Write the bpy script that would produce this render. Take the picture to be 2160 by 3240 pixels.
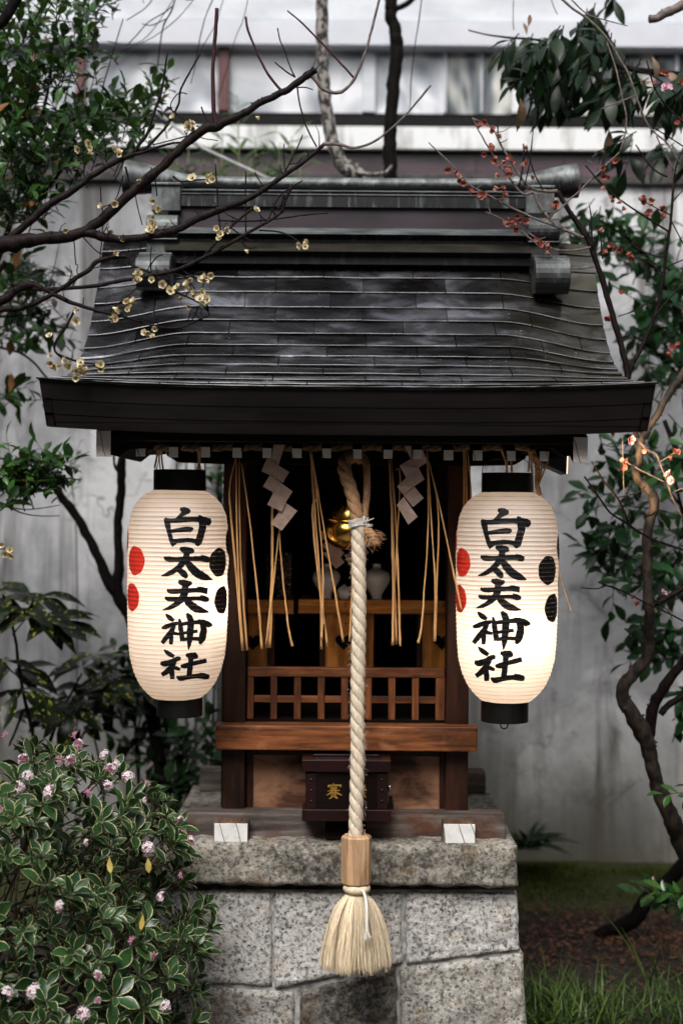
import bpy, math, random
import numpy as np
from mathutils import Vector, Matrix, noise as mnoise
rad = math.radians
scene = bpy.context.scene
for o in list(bpy.data.objects): bpy.data.objects.remove(o)

# ------------------------------------------------------------ camera
F, CD, CZ, ROLL = 4500.0, 3.75, 1.5, rad(0.45)      # focal length in photo pixels, distance to the lantern plane, eye height
CA, SA = math.cos(ROLL), math.sin(ROLL)
cam_d = bpy.data.cameras.new('camera'); cam = bpy.data.objects.new('camera', cam_d)
scene.collection.objects.link(cam); scene.camera = cam
cam_d.sensor_fit = 'VERTICAL'; cam_d.sensor_height = 36.0; cam_d.lens = 50.0
cam_d.clip_start = 0.05; cam_d.clip_end = 200
cam.matrix_world = Matrix(((CA, -SA, 0, 0), (0, 0, -1, -CD), (SA, CA, 0, CZ), (0, 0, 0, 1)))
cam_d.dof.use_dof = True; cam_d.dof.focus_distance = 3.62; cam_d.dof.aperture_fstop = 1.9
cam_d.dof.aperture_blades = 9

# ------------------------------------------------------------ light
SUN_EL, SUN_AZ = rad(50), rad(196)       # soft overcast light from above, in front and a little left
W = bpy.data.worlds.new('World'); scene.world = W; W.use_nodes = True
wn = W.node_tree.nodes; wl = W.node_tree.links
bg = wn['Background']; sky = wn.new('ShaderNodeTexSky'); sky.sky_type = 'NISHITA'; sky.sun_disc = False
sky.sun_elevation = SUN_EL; sky.sun_rotation = SUN_AZ; sky.dust_density = 4; sky.air_density = 1.2
hs = wn.new('ShaderNodeHueSaturation'); hs.inputs['Saturation'].default_value = 0.3
wl.new(sky.outputs[0], hs.inputs['Color']); wl.new(hs.outputs[0], bg.inputs[0]); bg.inputs[1].default_value = 0.15
sd = bpy.data.lights.new('sun', 'SUN'); sd.energy = 1.5; sd.angle = rad(28); sd.color = (1, 0.97, 0.93)
so = bpy.data.objects.new('sun', sd); scene.collection.objects.link(so)
sdir = Vector((math.sin(SUN_AZ) * math.cos(SUN_EL), math.cos(SUN_AZ) * math.cos(SUN_EL), math.sin(SUN_EL)))
so.rotation_euler = sdir.to_track_quat('Z', 'Y').to_euler()
scene.view_settings.view_transform = 'Standard'; scene.view_settings.look = 'None'
scene.view_settings.exposure = 0.72; scene.view_settings.gamma = 1.0
scene.render.engine = 'CYCLES'
scene.cycles.use_denoising = True
scene.cycles.max_bounces = 8; scene.cycles.transparent_max_bounces = 8
scene.cycles.sample_clamp_indirect = 4

# ------------------------------------------------------------ helpers
def P(px, py, Y):
    """photo pixel (2160 x 3240) seen at depth Y -> world point"""
    k = (CD + Y) / F; dx = (px - 1080) * k; dy = (1620 - py) * k
    return Vector((dx * CA - dy * SA, Y, CZ + dx * SA + dy * CA))
def Zc(py, Y): return CZ + (1620 - py) * (CD + Y) / F
def S(Y): return F / (CD + Y)
def zm(ox, oy, k): return lambda x, y: (ox + x * k, oy + y * k)
def ss(t): t = max(0., min(1., t)); return t * t * (3 - 2 * t)
def lerp(a, b, t): return a + (b - a) * t

class MB:
    def __init__(s): s.v = []; s.f = []; s.uv = None; s.mi = []
    def add(s, vs, fs, m=0):
        b = len(s.v); s.v += [tuple(v) for v in vs]; s.f += [tuple(i + b for i in f) for f in fs]; s.mi += [m] * len(fs)
    def box(s, x0, x1, y0, y1, z0, z1, m=0):
        s.hexa([(x0, y0, z0), (x1, y0, z0), (x1, y1, z0), (x0, y1, z0), (x0, y0, z1), (x1, y0, z1), (x1, y1, z1), (x0, y1, z1)], m)
    def hexa(s, c, m=0):
        s.add(c, [(3, 2, 1, 0), (4, 5, 6, 7), (0, 1, 5, 4), (1, 2, 6, 5), (2, 3, 7, 6), (3, 0, 4, 7)], m)
    def prism(s, pts, y0, y1, m=0):                       # outline in x,z extruded along y
        n = len(pts); vs = [(p[0], y0, p[1]) for p in pts] + [(p[0], y1, p[1]) for p in pts]
        fs = [tuple(range(n)), tuple(range(2 * n - 1, n - 1, -1))] + [(i, i + n, (i + 1) % n + n, (i + 1) % n) for i in range(n)]
        s.add(vs, fs, m)
    def extr_x(s, pts, x0, x1, m=0, ends=True):           # outline in y,z extruded along x
        n = len(pts); vs = [(x0, p[0], p[1]) for p in pts] + [(x1, p[0], p[1]) for p in pts]
        fs = [(i, (i + 1) % n, (i + 1) % n + n, i + n) for i in range(n)]
        if ends: fs += [tuple(range(n - 1, -1, -1)), tuple(range(n, 2 * n))]
        s.add(vs, fs, m)
    def tube(s, path, r, n=8, m=0, caps=True, squash=None):
        path = [Vector(p) for p in path]; k = len(path)
        if not hasattr(r, '__len__'): r = [r] * k
        vs = []; up = None
        for i, p in enumerate(path):
            t = (path[min(i + 1, k - 1)] - path[max(i - 1, 0)])
            t = t.normalized() if t.length > 1e-9 else Vector((0, 0, 1))
            if up is None: up = t.orthogonal().normalized()
            else:
                up = up - t * up.dot(t)
                up = up.normalized() if up.length > 1e-6 else t.orthogonal().normalized()
            q = t.cross(up)
            for j in range(n):
                a = 2 * math.pi * j / n
                vs.append(p + (up * math.cos(a) + q * math.sin(a)) * r[i])
        fs = [(i * n + j, i * n + (j + 1) % n, (i + 1) * n + (j + 1) % n, (i + 1) * n + j) for i in range(k - 1) for j in range(n)]
        if caps: fs += [tuple(range(n - 1, -1, -1)), tuple(range((k - 1) * n, k * n))]
        s.add(vs, fs, m)
    def lathe(s, prof, c, n=32, m=0, rot=None):           # prof = [(r,z)], about z
        vs = []
        for r_, z in prof:
            for j in range(n):
                a = 2 * math.pi * j / n; v = Vector((r_ * math.cos(a), r_ * math.sin(a), z))
                if rot: v = rot @ v
                vs.append(v + Vector(c))
        k = len(prof)
        fs = [(i * n + j, i * n + (j + 1) % n, (i + 1) * n + (j + 1) % n, (i + 1) * n + j) for i in range(k - 1) for j in range(n)]
        s.add(vs, fs, m)
    def ball(s, c, r, n=10, m=0, sc=(1, 1, 1)):
        prof = [(max(1e-5, math.sin(math.pi * i / n)), -math.cos(math.pi * i / n)) for i in range(n + 1)]
        vs = []; k = n + 1; nn = n * 2
        for a_, z in prof:
            for j in range(nn):
                a = 2 * math.pi * j / nn
                vs.append((c[0] + r * sc[0] * a_ * math.cos(a), c[1] + r * sc[1] * a_ * math.sin(a), c[2] + r * sc[2] * z))
        fs = [(i * nn + j, i * nn + (j + 1) % nn, (i + 1) * nn + (j + 1) % nn, (i + 1) * nn + j) for i in range(k - 1) for j in range(nn)]
        s.add(vs, fs, m)
    def grid(s, fn, nu, nv, m=0):
        vs = [fn(i / nu, j / nv) for j in range(nv + 1) for i in range(nu + 1)]
        s.add(vs, [(j * (nu + 1) + i, j * (nu + 1) + i + 1, (j + 1) * (nu + 1) + i + 1, (j + 1) * (nu + 1) + i) for j in range(nv) for i in range(nu)], m)
    def build(s, name, mat, parent=None, base=None, smooth=False, bevel=0, attrs=None):
        b = Vector(base) if base is not None else (parent['_b'] if parent is not None and '_b' in parent else Vector((0, 0, 0)))
        b = Vector(b)
        me = bpy.data.meshes.new(name)
        me.from_pydata([(v[0] - b[0], v[1] - b[1], v[2] - b[2]) for v in s.v], [], s.f)
        for mm in (mat if isinstance(mat, (list, tuple)) else [mat]): me.materials.append(mm)
        if isinstance(mat, (list, tuple)): me.polygons.foreach_set('material_index', s.mi)
        if attrs:
            for k, a in attrs.items():
                at = me.attributes.new(k, 'FLOAT', 'POINT'); at.data.foreach_set('value', np.asarray(a, dtype=np.float32))
        if smooth: me.polygons.foreach_set('use_smooth', [True] * len(me.polygons))
        me.update()
        o = bpy.data.objects.new(name, me); scene.collection.objects.link(o)
        if parent is not None: o.parent = parent; o['_b'] = list(b)
        else: o.location = b; o['_b'] = list(b)
        if bevel:
            md = o.modifiers.new('bevel', 'BEVEL'); md.width = bevel; md.segments = 2; md.limit_method = 'ANGLE'; md.angle_limit = rad(40)
        return o
def tag(o, label=None, cat=None, group=None, kind=None):
    if label: o['label'] = label
    if cat: o['category'] = cat
    if group: o['group'] = group
    if kind: o['kind'] = kind
    return o
def thing(name, label, cat, base, group=None):
    o = bpy.data.objects.new(name, None); scene.collection.objects.link(o); o.location = base; o['_b'] = list(base)
    o.empty_display_size = 0.05
    return tag(o, label, cat, group)
def smooth_path(pts, n=4):
    """Catmull-Rom through points given as tuples of any length"""
    pts = [tuple(p) for p in pts]; out = []
    for i in range(len(pts) - 1):
        p0 = pts[max(i - 1, 0)]; p1 = pts[i]; p2 = pts[i + 1]; p3 = pts[min(i + 2, len(pts) - 1)]
        for k in range(n):
            t = k / n
            out.append(tuple(0.5 * ((2 * b) + (-a + c) * t + (2 * a - 5 * b + 4 * c - d) * t * t + (-a + 3 * b - 3 * c + d) * t ** 3) for a, b, c, d in zip(p0, p1, p2, p3)))
    out.append(pts[-1]); return out

# leaves collected in bulk: every leaf a curved blade of its own
class Leaves:
    def __init__(s, nt=6, cols=(-1, -.8, 0, .8, 1), wpow=1.0, tip=1.25):
        s.nt = nt; s.cols = cols; s.L = []
        ts = np.linspace(0, 1, nt + 1)
        w = np.sin(np.pi * ts ** tip) ** wpow; w[0] = .04; w[-1] = .02
        s.t = np.repeat(ts, len(cols)); s.sx = np.tile(np.array(cols), nt + 1); s.w = np.repeat(w, len(cols))
    def add(s, pos, d, n, L, Wd, curl=.2, fold=.25, rnd=None):
        d = Vector(d).normalized(); n = Vector(n); n = n - d * n.dot(d)
        n = n.normalized() if n.length > 1e-4 else d.orthogonal().normalized()
        s.L.append((*pos, *d, *n.cross(d), *n, L, Wd, curl, fold, random.random() if rnd is None else rnd))
    def mesh(s, name, mat, parent=None, base=None):
        A = np.array(s.L); N = len(A); k = len(s.t); nc = len(s.cols)
        b = Vector(base) if base is not None else Vector(parent['_b']) if parent is not None else Vector((0, 0, 0))
        pos, d, q, n = A[:, 0:3], A[:, 3:6], A[:, 6:9], A[:, 9:12]
        L, Wd, cu, fo = [A[:, i:i + 1] for i in (12, 13, 14, 15)]
        x = L * (s.t - .15 * np.abs(cu) * s.t ** 2); y = Wd * s.w * s.sx * .5
        z = fo * np.abs(y) - cu * L * s.t ** 2 + .04 * Wd * np.sin(s.t * 12 + A[:, 16:17] * 20) * np.abs(s.sx)
        V = pos[:, None] + x[..., None] * d[:, None] + y[..., None] * q[:, None] + z[..., None] * n[:, None]
        V = V.reshape(-1, 3) - np.array(b)
        f = np.array([(j * nc + i, j * nc + i + 1, (j + 1) * nc + i + 1, (j + 1) * nc + i) for j in range(s.nt) for i in range(nc - 1)])
        Fc = (f[None] + (np.arange(N) * k)[:, None, None]).reshape(-1, 4)
        me = bpy.data.meshes.new(name); me.vertices.add(len(V)); me.vertices.foreach_set('co', V.astype(np.float32).ravel())
        me.loops.add(Fc.size); me.loops.foreach_set('vertex_index', Fc.astype(np.int32).ravel())
        me.polygons.add(len(Fc)); me.polygons.foreach_set('loop_start', np.arange(0, Fc.size, 4, dtype=np.int32))
        me.polygons.foreach_set('use_smooth', np.ones(len(Fc), dtype=bool))
        me.update(calc_edges=True)
        for nm, a in (('rim', np.tile(np.abs(s.sx), N)), ('rnd', np.repeat(A[:, 16], k)), ('along', np.tile(s.t, N))):
            at = me.attributes.new(nm, 'FLOAT', 'POINT'); at.data.foreach_set('value', a.astype(np.float32))
        me.materials.append(mat)
        o = bpy.data.objects.new(name, me); scene.collection.objects.link(o)
        if parent is not None: o.parent = parent
        else: o.location = b
        o['_b'] = list(b)
        return o

# ------------------------------------------------------------ materials
def newmat(name):
    m = bpy.data.materials.new(name); m.use_nodes = True; nt = m.node_tree
    return m, nt, nt.nodes, nt.links, nt.nodes['Principled BSDF']
def ramp(nd, stops):
    r = nd.new('ShaderNodeValToRGB'); e = r.color_ramp.elements
    while len(e) < len(stops): e.new(.5)
    for i, (p, c) in enumerate(stops): e[i].position = p; e[i].color = (*c, 1) if len(c) == 3 else c
    return r
def coords(nd, lk, scale, kind='Object'):
    t = nd.new('ShaderNodeTexCoord'); mp = nd.new('ShaderNodeMapping'); lk.new(t.outputs[kind], mp.inputs[0])
    mp.inputs['Scale'].default_value = scale if hasattr(scale, '__len__') else (scale,) * 3
    return mp.outputs[0]
def nz(nd, lk, scale, detail=4, rough=.55, dist=0, vec=None):
    n = nd.new('ShaderNodeTexNoise'); n.inputs['Scale'].default_value = 1; n.inputs['Detail'].default_value = detail
    n.inputs['Roughness'].default_value = rough; n.inputs['Distortion'].default_value = dist
    lk.new(vec if vec is not None else coords(nd, lk, scale), n.inputs['Vector']); return n.outputs['Fac']
def bump(nd, lk, bsdf, h, strength, dist, prev=None):
    b = nd.new('ShaderNodeBump'); b.inputs['Strength'].default_value = strength; b.inputs['Distance'].default_value = dist
    lk.new(h, b.inputs['Height'])
    if prev is not None: lk.new(prev, b.inputs['Normal'])
    if bsdf is not None: lk.new(b.outputs[0], bsdf.inputs['Normal'])
    return b.outputs[0]
def mixc(nd, lk, fac, a, b, mode='MIX'):
    m = nd.new('ShaderNodeMix'); m.data_type = 'RGBA'; m.blend_type = mode
    for sck, v in ((m.inputs[0], fac), (m.inputs[6], a), (m.inputs[7], b)):
        if hasattr(v, 'is_linked') or isinstance(v, bpy.types.NodeSocket): lk.new(v, sck)
        elif hasattr(v, '__len__'): sck.default_value = (*v, 1)
        else: sck.default_value = v
    return m.outputs[2]
def math_(nd, lk, op, a, b=0.0):
    m = nd.new('ShaderNodeMath'); m.operation = op
    for i, v in enumerate((a, b)):
        if isinstance(v, bpy.types.NodeSocket): lk.new(v, m.inputs[i])
        else: m.inputs[i].default_value = v
    return m.outputs[0]
def attr(nd, name):
    a = nd.new('ShaderNodeAttribute'); a.attribute_name = name; return a.outputs['Fac']

def simple(name, c1, c2, scale=20, rough=.7, rough2=None, bstr=.3, bdist=.002, metallic=0, detail=5, lo=.35, hi=.65, spec=.5, coat=0):
    m, nt, nd, lk, b = newmat(name)
    f = nz(nd, lk, scale, detail, .6); r = ramp(nd, [(lo, c1), (hi, c2)]); lk.new(f, r.inputs[0]); lk.new(r.outputs[0], b.inputs['Base Color'])
    b.inputs['Metallic'].default_value = metallic; b.inputs['Specular IOR Level'].default_value = spec
    b.inputs['Coat Weight'].default_value = coat
    if rough2 is None: b.inputs['Roughness'].default_value = rough
    else:
        f2 = nz(nd, lk, [v * .7 + .3 for v in (scale if hasattr(scale, '__len__') else (scale,) * 3)], 3)
        rr = ramp(nd, [(.35, (rough,) * 3), (.65, (rough2,) * 3)]); lk.new(f2, rr.inputs[0]); lk.new(rr.outputs[0], b.inputs['Roughness'])
    if bstr: bump(nd, lk, b, f, bstr, bdist)
    return m

def wood(name, dark, light, axis='x', grain=60, rough=.55, worn=None, bstr=.35, wornamt=.55):
    m, nt, nd, lk, b = newmat(name)
    a = {'x': (1.6, 22, 22), 'z': (22, 22, 1.6), 'y': (22, 1.6, 22)}[axis]
    f = nz(nd, lk, [v * grain / 22 for v in a], 6, .65, .6)
    r = ramp(nd, [(.28, dark), (.72, light)]); lk.new(f, r.inputs[0]); col = r.outputs[0]
    f3 = nz(nd, lk, [v * 3.2 for v in a], 2, .5)
    r3 = ramp(nd, [(.42, (.55, .55, .55)), (.55, (1, 1, 1))]); lk.new(f3, r3.inputs[0])
    col = mixc(nd, lk, .7, col, r3.outputs[0], 'MULTIPLY')
    if worn is not None:
        f2 = nz(nd, lk, (6, 9, 9), 5, .6, .4); r2 = ramp(nd, [(wornamt, (0, 0, 0)), (wornamt + .16, (1, 1, 1))]); lk.new(f2, r2.inputs[0])
        col = mixc(nd, lk, r2.outputs[0], col, mixc(nd, lk, f, [c * .6 for c in worn], worn))
    f6 = nz(nd, lk, [v * .35 + 5 for v in a], 5, .65, .5); r6 = ramp(nd, [(.36, (.38, .36, .35)), (.54, (1.05, 1.05, 1.05))]); lk.new(f6, r6.inputs[0]); col = mixc(nd, lk, .85, col, r6.outputs[0], 'MULTIPLY')
    lk.new(col, b.inputs['Base Color']); b.inputs['Roughness'].default_value = rough; b.inputs['Specular IOR Level'].default_value = .3
    bump(nd, lk, b, f, bstr, .002)
    return m

def granite(name, stain=.5, tint=(.46, .45, .42), dark=(.05, .045, .04)):
    m, nt, nd, lk, b = newmat(name)
    v = nd.new('ShaderNodeTexVoronoi'); v.inputs['Scale'].default_value = 125; lk.new(coords(nd, lk, 1), v.inputs['Vector'])
    g = nz(nd, lk, 95, 4, .75)
    r1 = ramp(nd, [(.36, (.03, .03, .03)), (.45, tuple(c * .75 for c in tint)), (.6, tint), (.75, (.74, .72, .68))]); lk.new(g, r1.inputs[0])
    h = nd.new('ShaderNodeSeparateColor'); lk.new(v.outputs['Color'], h.inputs[0])
    r2 = ramp(nd, [(0.0, (.36, .35, .33)), (.13, (.36, .35, .33)), (.2, (1, 1, 1)), (1, (1.0, .97, .93))]); lk.new(h.outputs[0], r2.inputs[0])
    col = mixc(nd, lk, .8, r1.outputs[0], r2.outputs[0], 'MULTIPLY')
    s1 = nz(nd, lk, 7, 7, .7, .5); rs = ramp(nd, [(stain - .08, (0, 0, 0)), (stain + .14, (1, 1, 1))]); lk.new(s1, rs.inputs[0])
    s2 = nz(nd, lk, 40, 4, .7); rs2 = ramp(nd, [(.42, (0, 0, 0)), (.58, (1, 1, 1))]); lk.new(s2, rs2.inputs[0])
    ms = math_(nd, lk, 'MULTIPLY', rs.outputs[0], math_(nd, lk, 'ADD', math_(nd, lk, 'MULTIPLY', rs2.outputs[0], .6), .35))
    col = mixc(nd, lk, ms, col, dark)
    s3 = nz(nd, lk, 14, 6, .7); rs3 = ramp(nd, [(.54, (0, 0, 0)), (.72, (.5, .5, .5))]); lk.new(s3, rs3.inputs[0])
    col = mixc(nd, lk, rs3.outputs[0], col, (.30, .19, .08))
    lk.new(col, b.inputs['Base Color']); b.inputs['Roughness'].default_value = .8
    n1 = bump(nd, lk, None, g, .5, .0015); bump(nd, lk, b, nz(nd, lk, 34, 7, .72), 1.0, .010, n1)
    return m

def leafmat(name, c1, c2, rim=None, tip=None, rough=.35, trans=.15, rimpos=.9, odd=None, spots=None, spec=.2):
    m, nt, nd, lk, b = newmat(name)
    col = mixc(nd, lk, attr(nd, 'rnd'), c1, c2)
    f = nz(nd, lk, 60, 3); r = ramp(nd, [(.3, (.7, .7, .7)), (.7, (1.15, 1.15, 1.1))]); lk.new(f, r.inputs[0])
    col = mixc(nd, lk, 1, col, r.outputs[0], 'MULTIPLY')
    if spots is not None:
        f5 = nz(nd, lk, 70, 2, .5); r5 = ramp(nd, [(.62, (0, 0, 0)), (.65, (1, 1, 1))]); lk.new(f5, r5.inputs[0]); col = mixc(nd, lk, r5.outputs[0], col, spots)
    if odd is not None:                                   # a few aged leaves
        g = math_(nd, lk, 'GREATER_THAN', attr(nd, 'rnd'), .965); col = mixc(nd, lk, g, col, odd)
    if rim is not None:
        w = math_(nd, lk, 'ADD', attr(nd, 'rim'), math_(nd, lk, 'MULTIPLY', math_(nd, lk, 'SUBTRACT', nz(nd, lk, 160, 2), .5), .25))
        g = math_(nd, lk, 'GREATER_THAN', w, rimpos); col = mixc(nd, lk, g, col, rim)
    lk.new(col, b.inputs['Base Color']); b.inputs['Roughness'].default_value = rough; b.inputs['Specular IOR Level'].default_value = spec
    bump(nd, lk, b, math_(nd, lk, 'MULTIPLY', attr(nd, 'rim'), 1), .1, .001)
    if trans:
        tr = nd.new('ShaderNodeBsdfTranslucent'); lk.new(mixc(nd, lk, .5, col, (.10, .16, .02)), tr.inputs[0])
        mx = nd.new('ShaderNodeMixShader'); mx.inputs[0].default_value = trans; out = nd['Material Output']
        lk.new(b.outputs[0], mx.inputs[1]); lk.new(tr.outputs[0], mx.inputs[2]); lk.new(mx.outputs[0], out.inputs[0])
    return m

M = {}
M['bark_dark'] = simple('bark_dark', (.002, .0015, .0015), (.008, .006, .005), (90, 90, 40), .85, spec=.1, bstr=.8, bdist=.004)
M['bark_plum'] = simple('bark_plum', (.0025, .0014, .0013), (.016, .0095, .0085), (110, 110, 60), .6, spec=.12, bstr=.8, bdist=.003)
M['bark_red'] = simple('bark_red', (.018, .003, .005), (.06, .012, .015), (90, 90, 30), .55, spec=.2, bstr=.4)
M['bark_grey'] = simple('bark_grey', (.015, .013, .012), (.24, .22, .20), (55, 55, 38), .85, bstr=1, bdist=.006, lo=.45, hi=.56)
M['bark_twig'] = simple('bark_twig', (.05, .037, .033), (.17, .13, .115), (90, 90, 60), .7, bstr=.4)
M['twig_green'] = simple('twig_green', (.07, .075, .03), (.18, .17, .08), 60, .6, bstr=.2)
M['bark_tan'] = simple('bark_tan', (.004, .0026, .002), (.052, .034, .023), (45, 45, 22), .75, bstr=.9, bdist=.004, lo=.4, hi=.62)
# ------------------------------------------------------------ ground
def ground_mat():
    m, nt, nd, lk, b = newmat('ground')
    t = nd.new('ShaderNodeTexCoord'); sp = nd.new('ShaderNodeSeparateXYZ'); lk.new(t.outputs['Object'], sp.inputs[0])
    f = nz(nd, lk, 40, 6, .7); soil = ramp(nd, [(.35, (.010, .007, .005)), (.68, (.05, .03, .02))]); lk.new(f, soil.inputs[0])
    g = nz(nd, lk, 55, 5, .7); moss = ramp(nd, [(.35, (.009, .016, .002)), (.7, (.085, .105, .011))]); lk.new(g, moss.inputs[0])
    big = nz(nd, lk, 2.6, 4, .6, .5)
    yy = math_(nd, lk, 'ADD', sp.outputs[1], math_(nd, lk, 'MULTIPLY', math_(nd, lk, 'SUBTRACT', big, .5), 1.6))
    mr = ramp(nd, [(0, (0, 0, 0)), (1, (1, 1, 1))]); mp = nd.new('ShaderNodeMapRange'); mp.inputs[1].default_value = 1.4; mp.inputs[2].default_value = 1.7
    lk.new(yy, mp.inputs[0]); col = mixc(nd, lk, mp.outputs[0], soil.outputs[0], moss.outputs[0])
    lk.new(col, b.inputs['Base Color']); b.inputs['Roughness'].default_value = .9
    bump(nd, lk, b, g, 1, .02); return m
g = MB(); g.grid(lambda u, v: ((u - .5) * 40, -12 + v * 30, .012 * mnoise.noise(Vector((u * 90, v * 70, 0)))), 80, 60)
tag(g.build('ground', ground_mat(), smooth=True), kind='structure')
q = MB(); q.grid(lambda u, v: ((u - .5) * 5.4, -8.6 + v * 7.6, .02), 2, 2)
tag(q.build('bounce_strip', simple('bounce_pale', (.16, .15, .14), (.30, .29, .27), 9, .8, bstr=.4)), kind='structure')  # unseen pale strip added to bounce light up under the eaves
rnd = random.Random(7); random.seed(11)
# fallen leaves (litter) and grass
lv = Leaves(3, (-1, 0, 1))
for i in range(4200):
    x, y = rnd.uniform(.4, 2.4), rnd.gauss(1.38, .26)
    a = rnd.uniform(0, 6.28); lv.add((x, y - .1, .012 + rnd.random() * .012), (math.cos(a), math.sin(a), rnd.uniform(-.1, .3)), (rnd.uniform(-.4, .4), rnd.uniform(-.6, .2), 1), rnd.uniform(.012, .03), rnd.uniform(.008, .016), .3)
tag(lv.mesh('leaf_litter', leafmat('litter', (.008, .005, .003), (.15, .062, .034), trans=0, rough=.5), base=(1.2, 1.25, 0)), kind='stuff')
gl = Leaves(6, (-1, 1), wpow=.5, tip=.8)
def blades(n, xr, yr, hr, dens=1):
    for i in range(n):
        x, y = rnd.uniform(*xr), rnd.uniform(*yr); a = rnd.uniform(0, 6.28); le = rnd.uniform(.05, .7)
        gl.add((x, y, -.005), (math.cos(a) * le, math.sin(a) * le, 1), (-math.cos(a), -math.sin(a), .4), rnd.uniform(*hr), rnd.uniform(.002, .0075), rnd.uniform(.05, .9), .1)
blades(650, (.48, 1.35), (.30, .62), (.07, .16)); blades(300, (.48, .80), (.25, .6), (.10, .20)); blades(60, (.9, 1.3), (.4, .7), (.18, .34)); blades(200, (.45, 1.5), (.55, .95), (.015, .05))
tag(gl.mesh('grass', leafmat('grassmat', (.010, .035, .006), (.10, .16, .035), trans=.2, spec=.3, rough=.45), base=(.9, .6, 0)), kind='stuff')
# moss cushions at the foot of the wall
ml = Leaves(2, (-1, 1))
for i in range(13000):
    x, y = rnd.uniform(.3, 2.6), 2.34 - abs(rnd.gauss(0, .35)); a = rnd.uniform(0, 6.28)
    if mnoise.noise(Vector((x * 3, y * 4, 0))) < -.1: continue
    ml.add((x, y, .0), (math.cos(a) * .6, math.sin(a) * .6, 1), (math.cos(a), math.sin(a), 0), rnd.uniform(.008, .022), .005, .3)
tag(ml.mesh('moss', leafmat('mossmat', (.02, .034, .003), (.15, .18, .018), trans=.1, rough=.7), base=(1.4, 2.1, 0)), kind='stuff')

# ------------------------------------------------------------ plaster wall
YW = 2.4
def plaster():
    m, nt, nd, lk, b = newmat('plaster')
    base = nz(nd, lk, (1.0, 1.0, .9), 8, .62, .4); r = ramp(nd, [(.36, (.14, .143, .153)), (.5, (.29, .294, .308)), (.60, (.60, .605, .62))]); lk.new(base, r.inputs[0])
    col = r.outputs[0]
    st = nz(nd, lk, (5, 5, .45), 5, .7, .3); rs = ramp(nd, [(.49, (0, 0, 0)), (.64, (.9, .9, .9))]); lk.new(st, rs.inputs[0])     # drip streaks
    col = mixc(nd, lk, rs.outputs[0], col, (.075, .072, .07))
    bl = nz(nd, lk, (4, 4, 5), 6, .75, .6); rb = ramp(nd, [(.58, (0, 0, 0)), (.68, (.75, .75, .75))]); lk.new(bl, rb.inputs[0])   # mould blotches
    col = mixc(nd, lk, rb.outputs[0], col, (.06, .055, .05))
    t = nd.new('ShaderNodeTexCoord'); sp = nd.new('ShaderNodeSeparateXYZ'); lk.new(t.outputs['Object'], sp.inputs[0])
    mp = nd.new('ShaderNodeMapRange'); mp.inputs[1].default_value = .75; mp.inputs[2].default_value = .0
    zz = math_(nd, lk, 'ADD', sp.outputs[2], math_(nd, lk, 'MULTIPLY', math_(nd, lk, 'SUBTRACT', nz(nd, lk, 5, 5, .7), .5), .5))
    lk.new(zz, mp.inputs[0]); col = mixc(nd, lk, math_(nd, lk, 'MULTIPLY', mp.outputs[0], .75), col, (.15, .135, .095))                # damp earthy foot
    vo = nd.new('ShaderNodeTexVoronoi'); vo.feature = 'DISTANCE_TO_EDGE'; vo.inputs['Scale'].default_value = .9
    wv = coords(nd, lk, 1); ad = nd.new('ShaderNodeMixRGB'); ad.blend_type = 'ADD'; ad.inputs[0].default_value = .25
    nn = nd.new('ShaderNodeTexNoise'); nn.inputs['Scale'].default_value = 6; lk.new(wv, nn.inputs['Vector'])
    lk.new(wv, ad.inputs[1]); lk.new(nn.outputs['Color'], ad.inputs[2]); lk.new(ad.outputs[0], vo.inputs['Vector'])
    cr = math_(nd, lk, 'LESS_THAN', vo.outputs['Distance'], .0016); col = mixc(nd, lk, math_(nd, lk, 'MULTIPLY', cr, .6), col, (.09, .085, .08))
    lk.new(col, b.inputs['Base Color']); b.inputs['Roughness'].default_value = .85
    bump(nd, lk, b, nz(nd, lk, 26, 6, .7), .7, .006); return m
w = MB(); zt = Zc(580, YW)
w.box(-3.2, 3.2, YW, YW + .14, -.1, zt)
plw = thing('plaster_wall', 'long stained grey plaster wall behind the shrine and trees', 'wall', (0, YW, 0))
w.build('wall_face', plaster(), plw)
c = MB(); c.box(-3.2, 3.2, YW - .03, YW + .17, zt, zt + .035)
c.build('coping', simple('coping', (.02, .018, .016), (.06, .055, .05), 20, .8), plw, bevel=.004)

# ------------------------------------------------------------ building beyond the wall
YB = 3.1
bd = thing('building', 'pale building behind the wall with film covered windows and purple tiled band', 'building', (0, YB, 0))
def slab(name, py0, py1, y0, y1, mat, x0=-3.6, x1=3.6, bev=.004):
    b_ = MB(); b_.box(x0, x1, y0, y1, Zc(py1, y0), Zc(py0, y0)); return b_.build(name, mat, bd, bevel=bev)
white = simple('white_wall', (.40, .42, .45), (.54, .56, .59), (3, 3, 6), .8, bstr=.3, bdist=.004, lo=.3, hi=.6)
dirty = simple('dirty_ledge', (.30, .30, .29), (.66, .67, .67), (14, 14, 3.5), .8, bstr=.3, lo=.30, hi=.5)
slab('wall', -420, 66, YB, YB + .2, white)
slab('soffit_board', 66, 142, YB - .07, YB + .2, simple('soffit', (.44, .45, .5), (.52, .53, .57), 3, .6))
slab('gutter', 366, 398, YB - .06, YB, simple('gutter', (.002, .002, .002), (.006, .005, .005), 12, .6, spec=.15))
slab('window_sill', 357, 366, YB - .06, YB + .1, M['bark_dark'])
slab('ledge', 399, 470, YB - .10, YB + .2, dirty)
slab('ledge_shadow_board', 470, 482, YB - .07, YB + .2, simple('blackboard', (.003, .003, .003), (.01, .009, .009), 12, .6, spec=.15))
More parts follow.
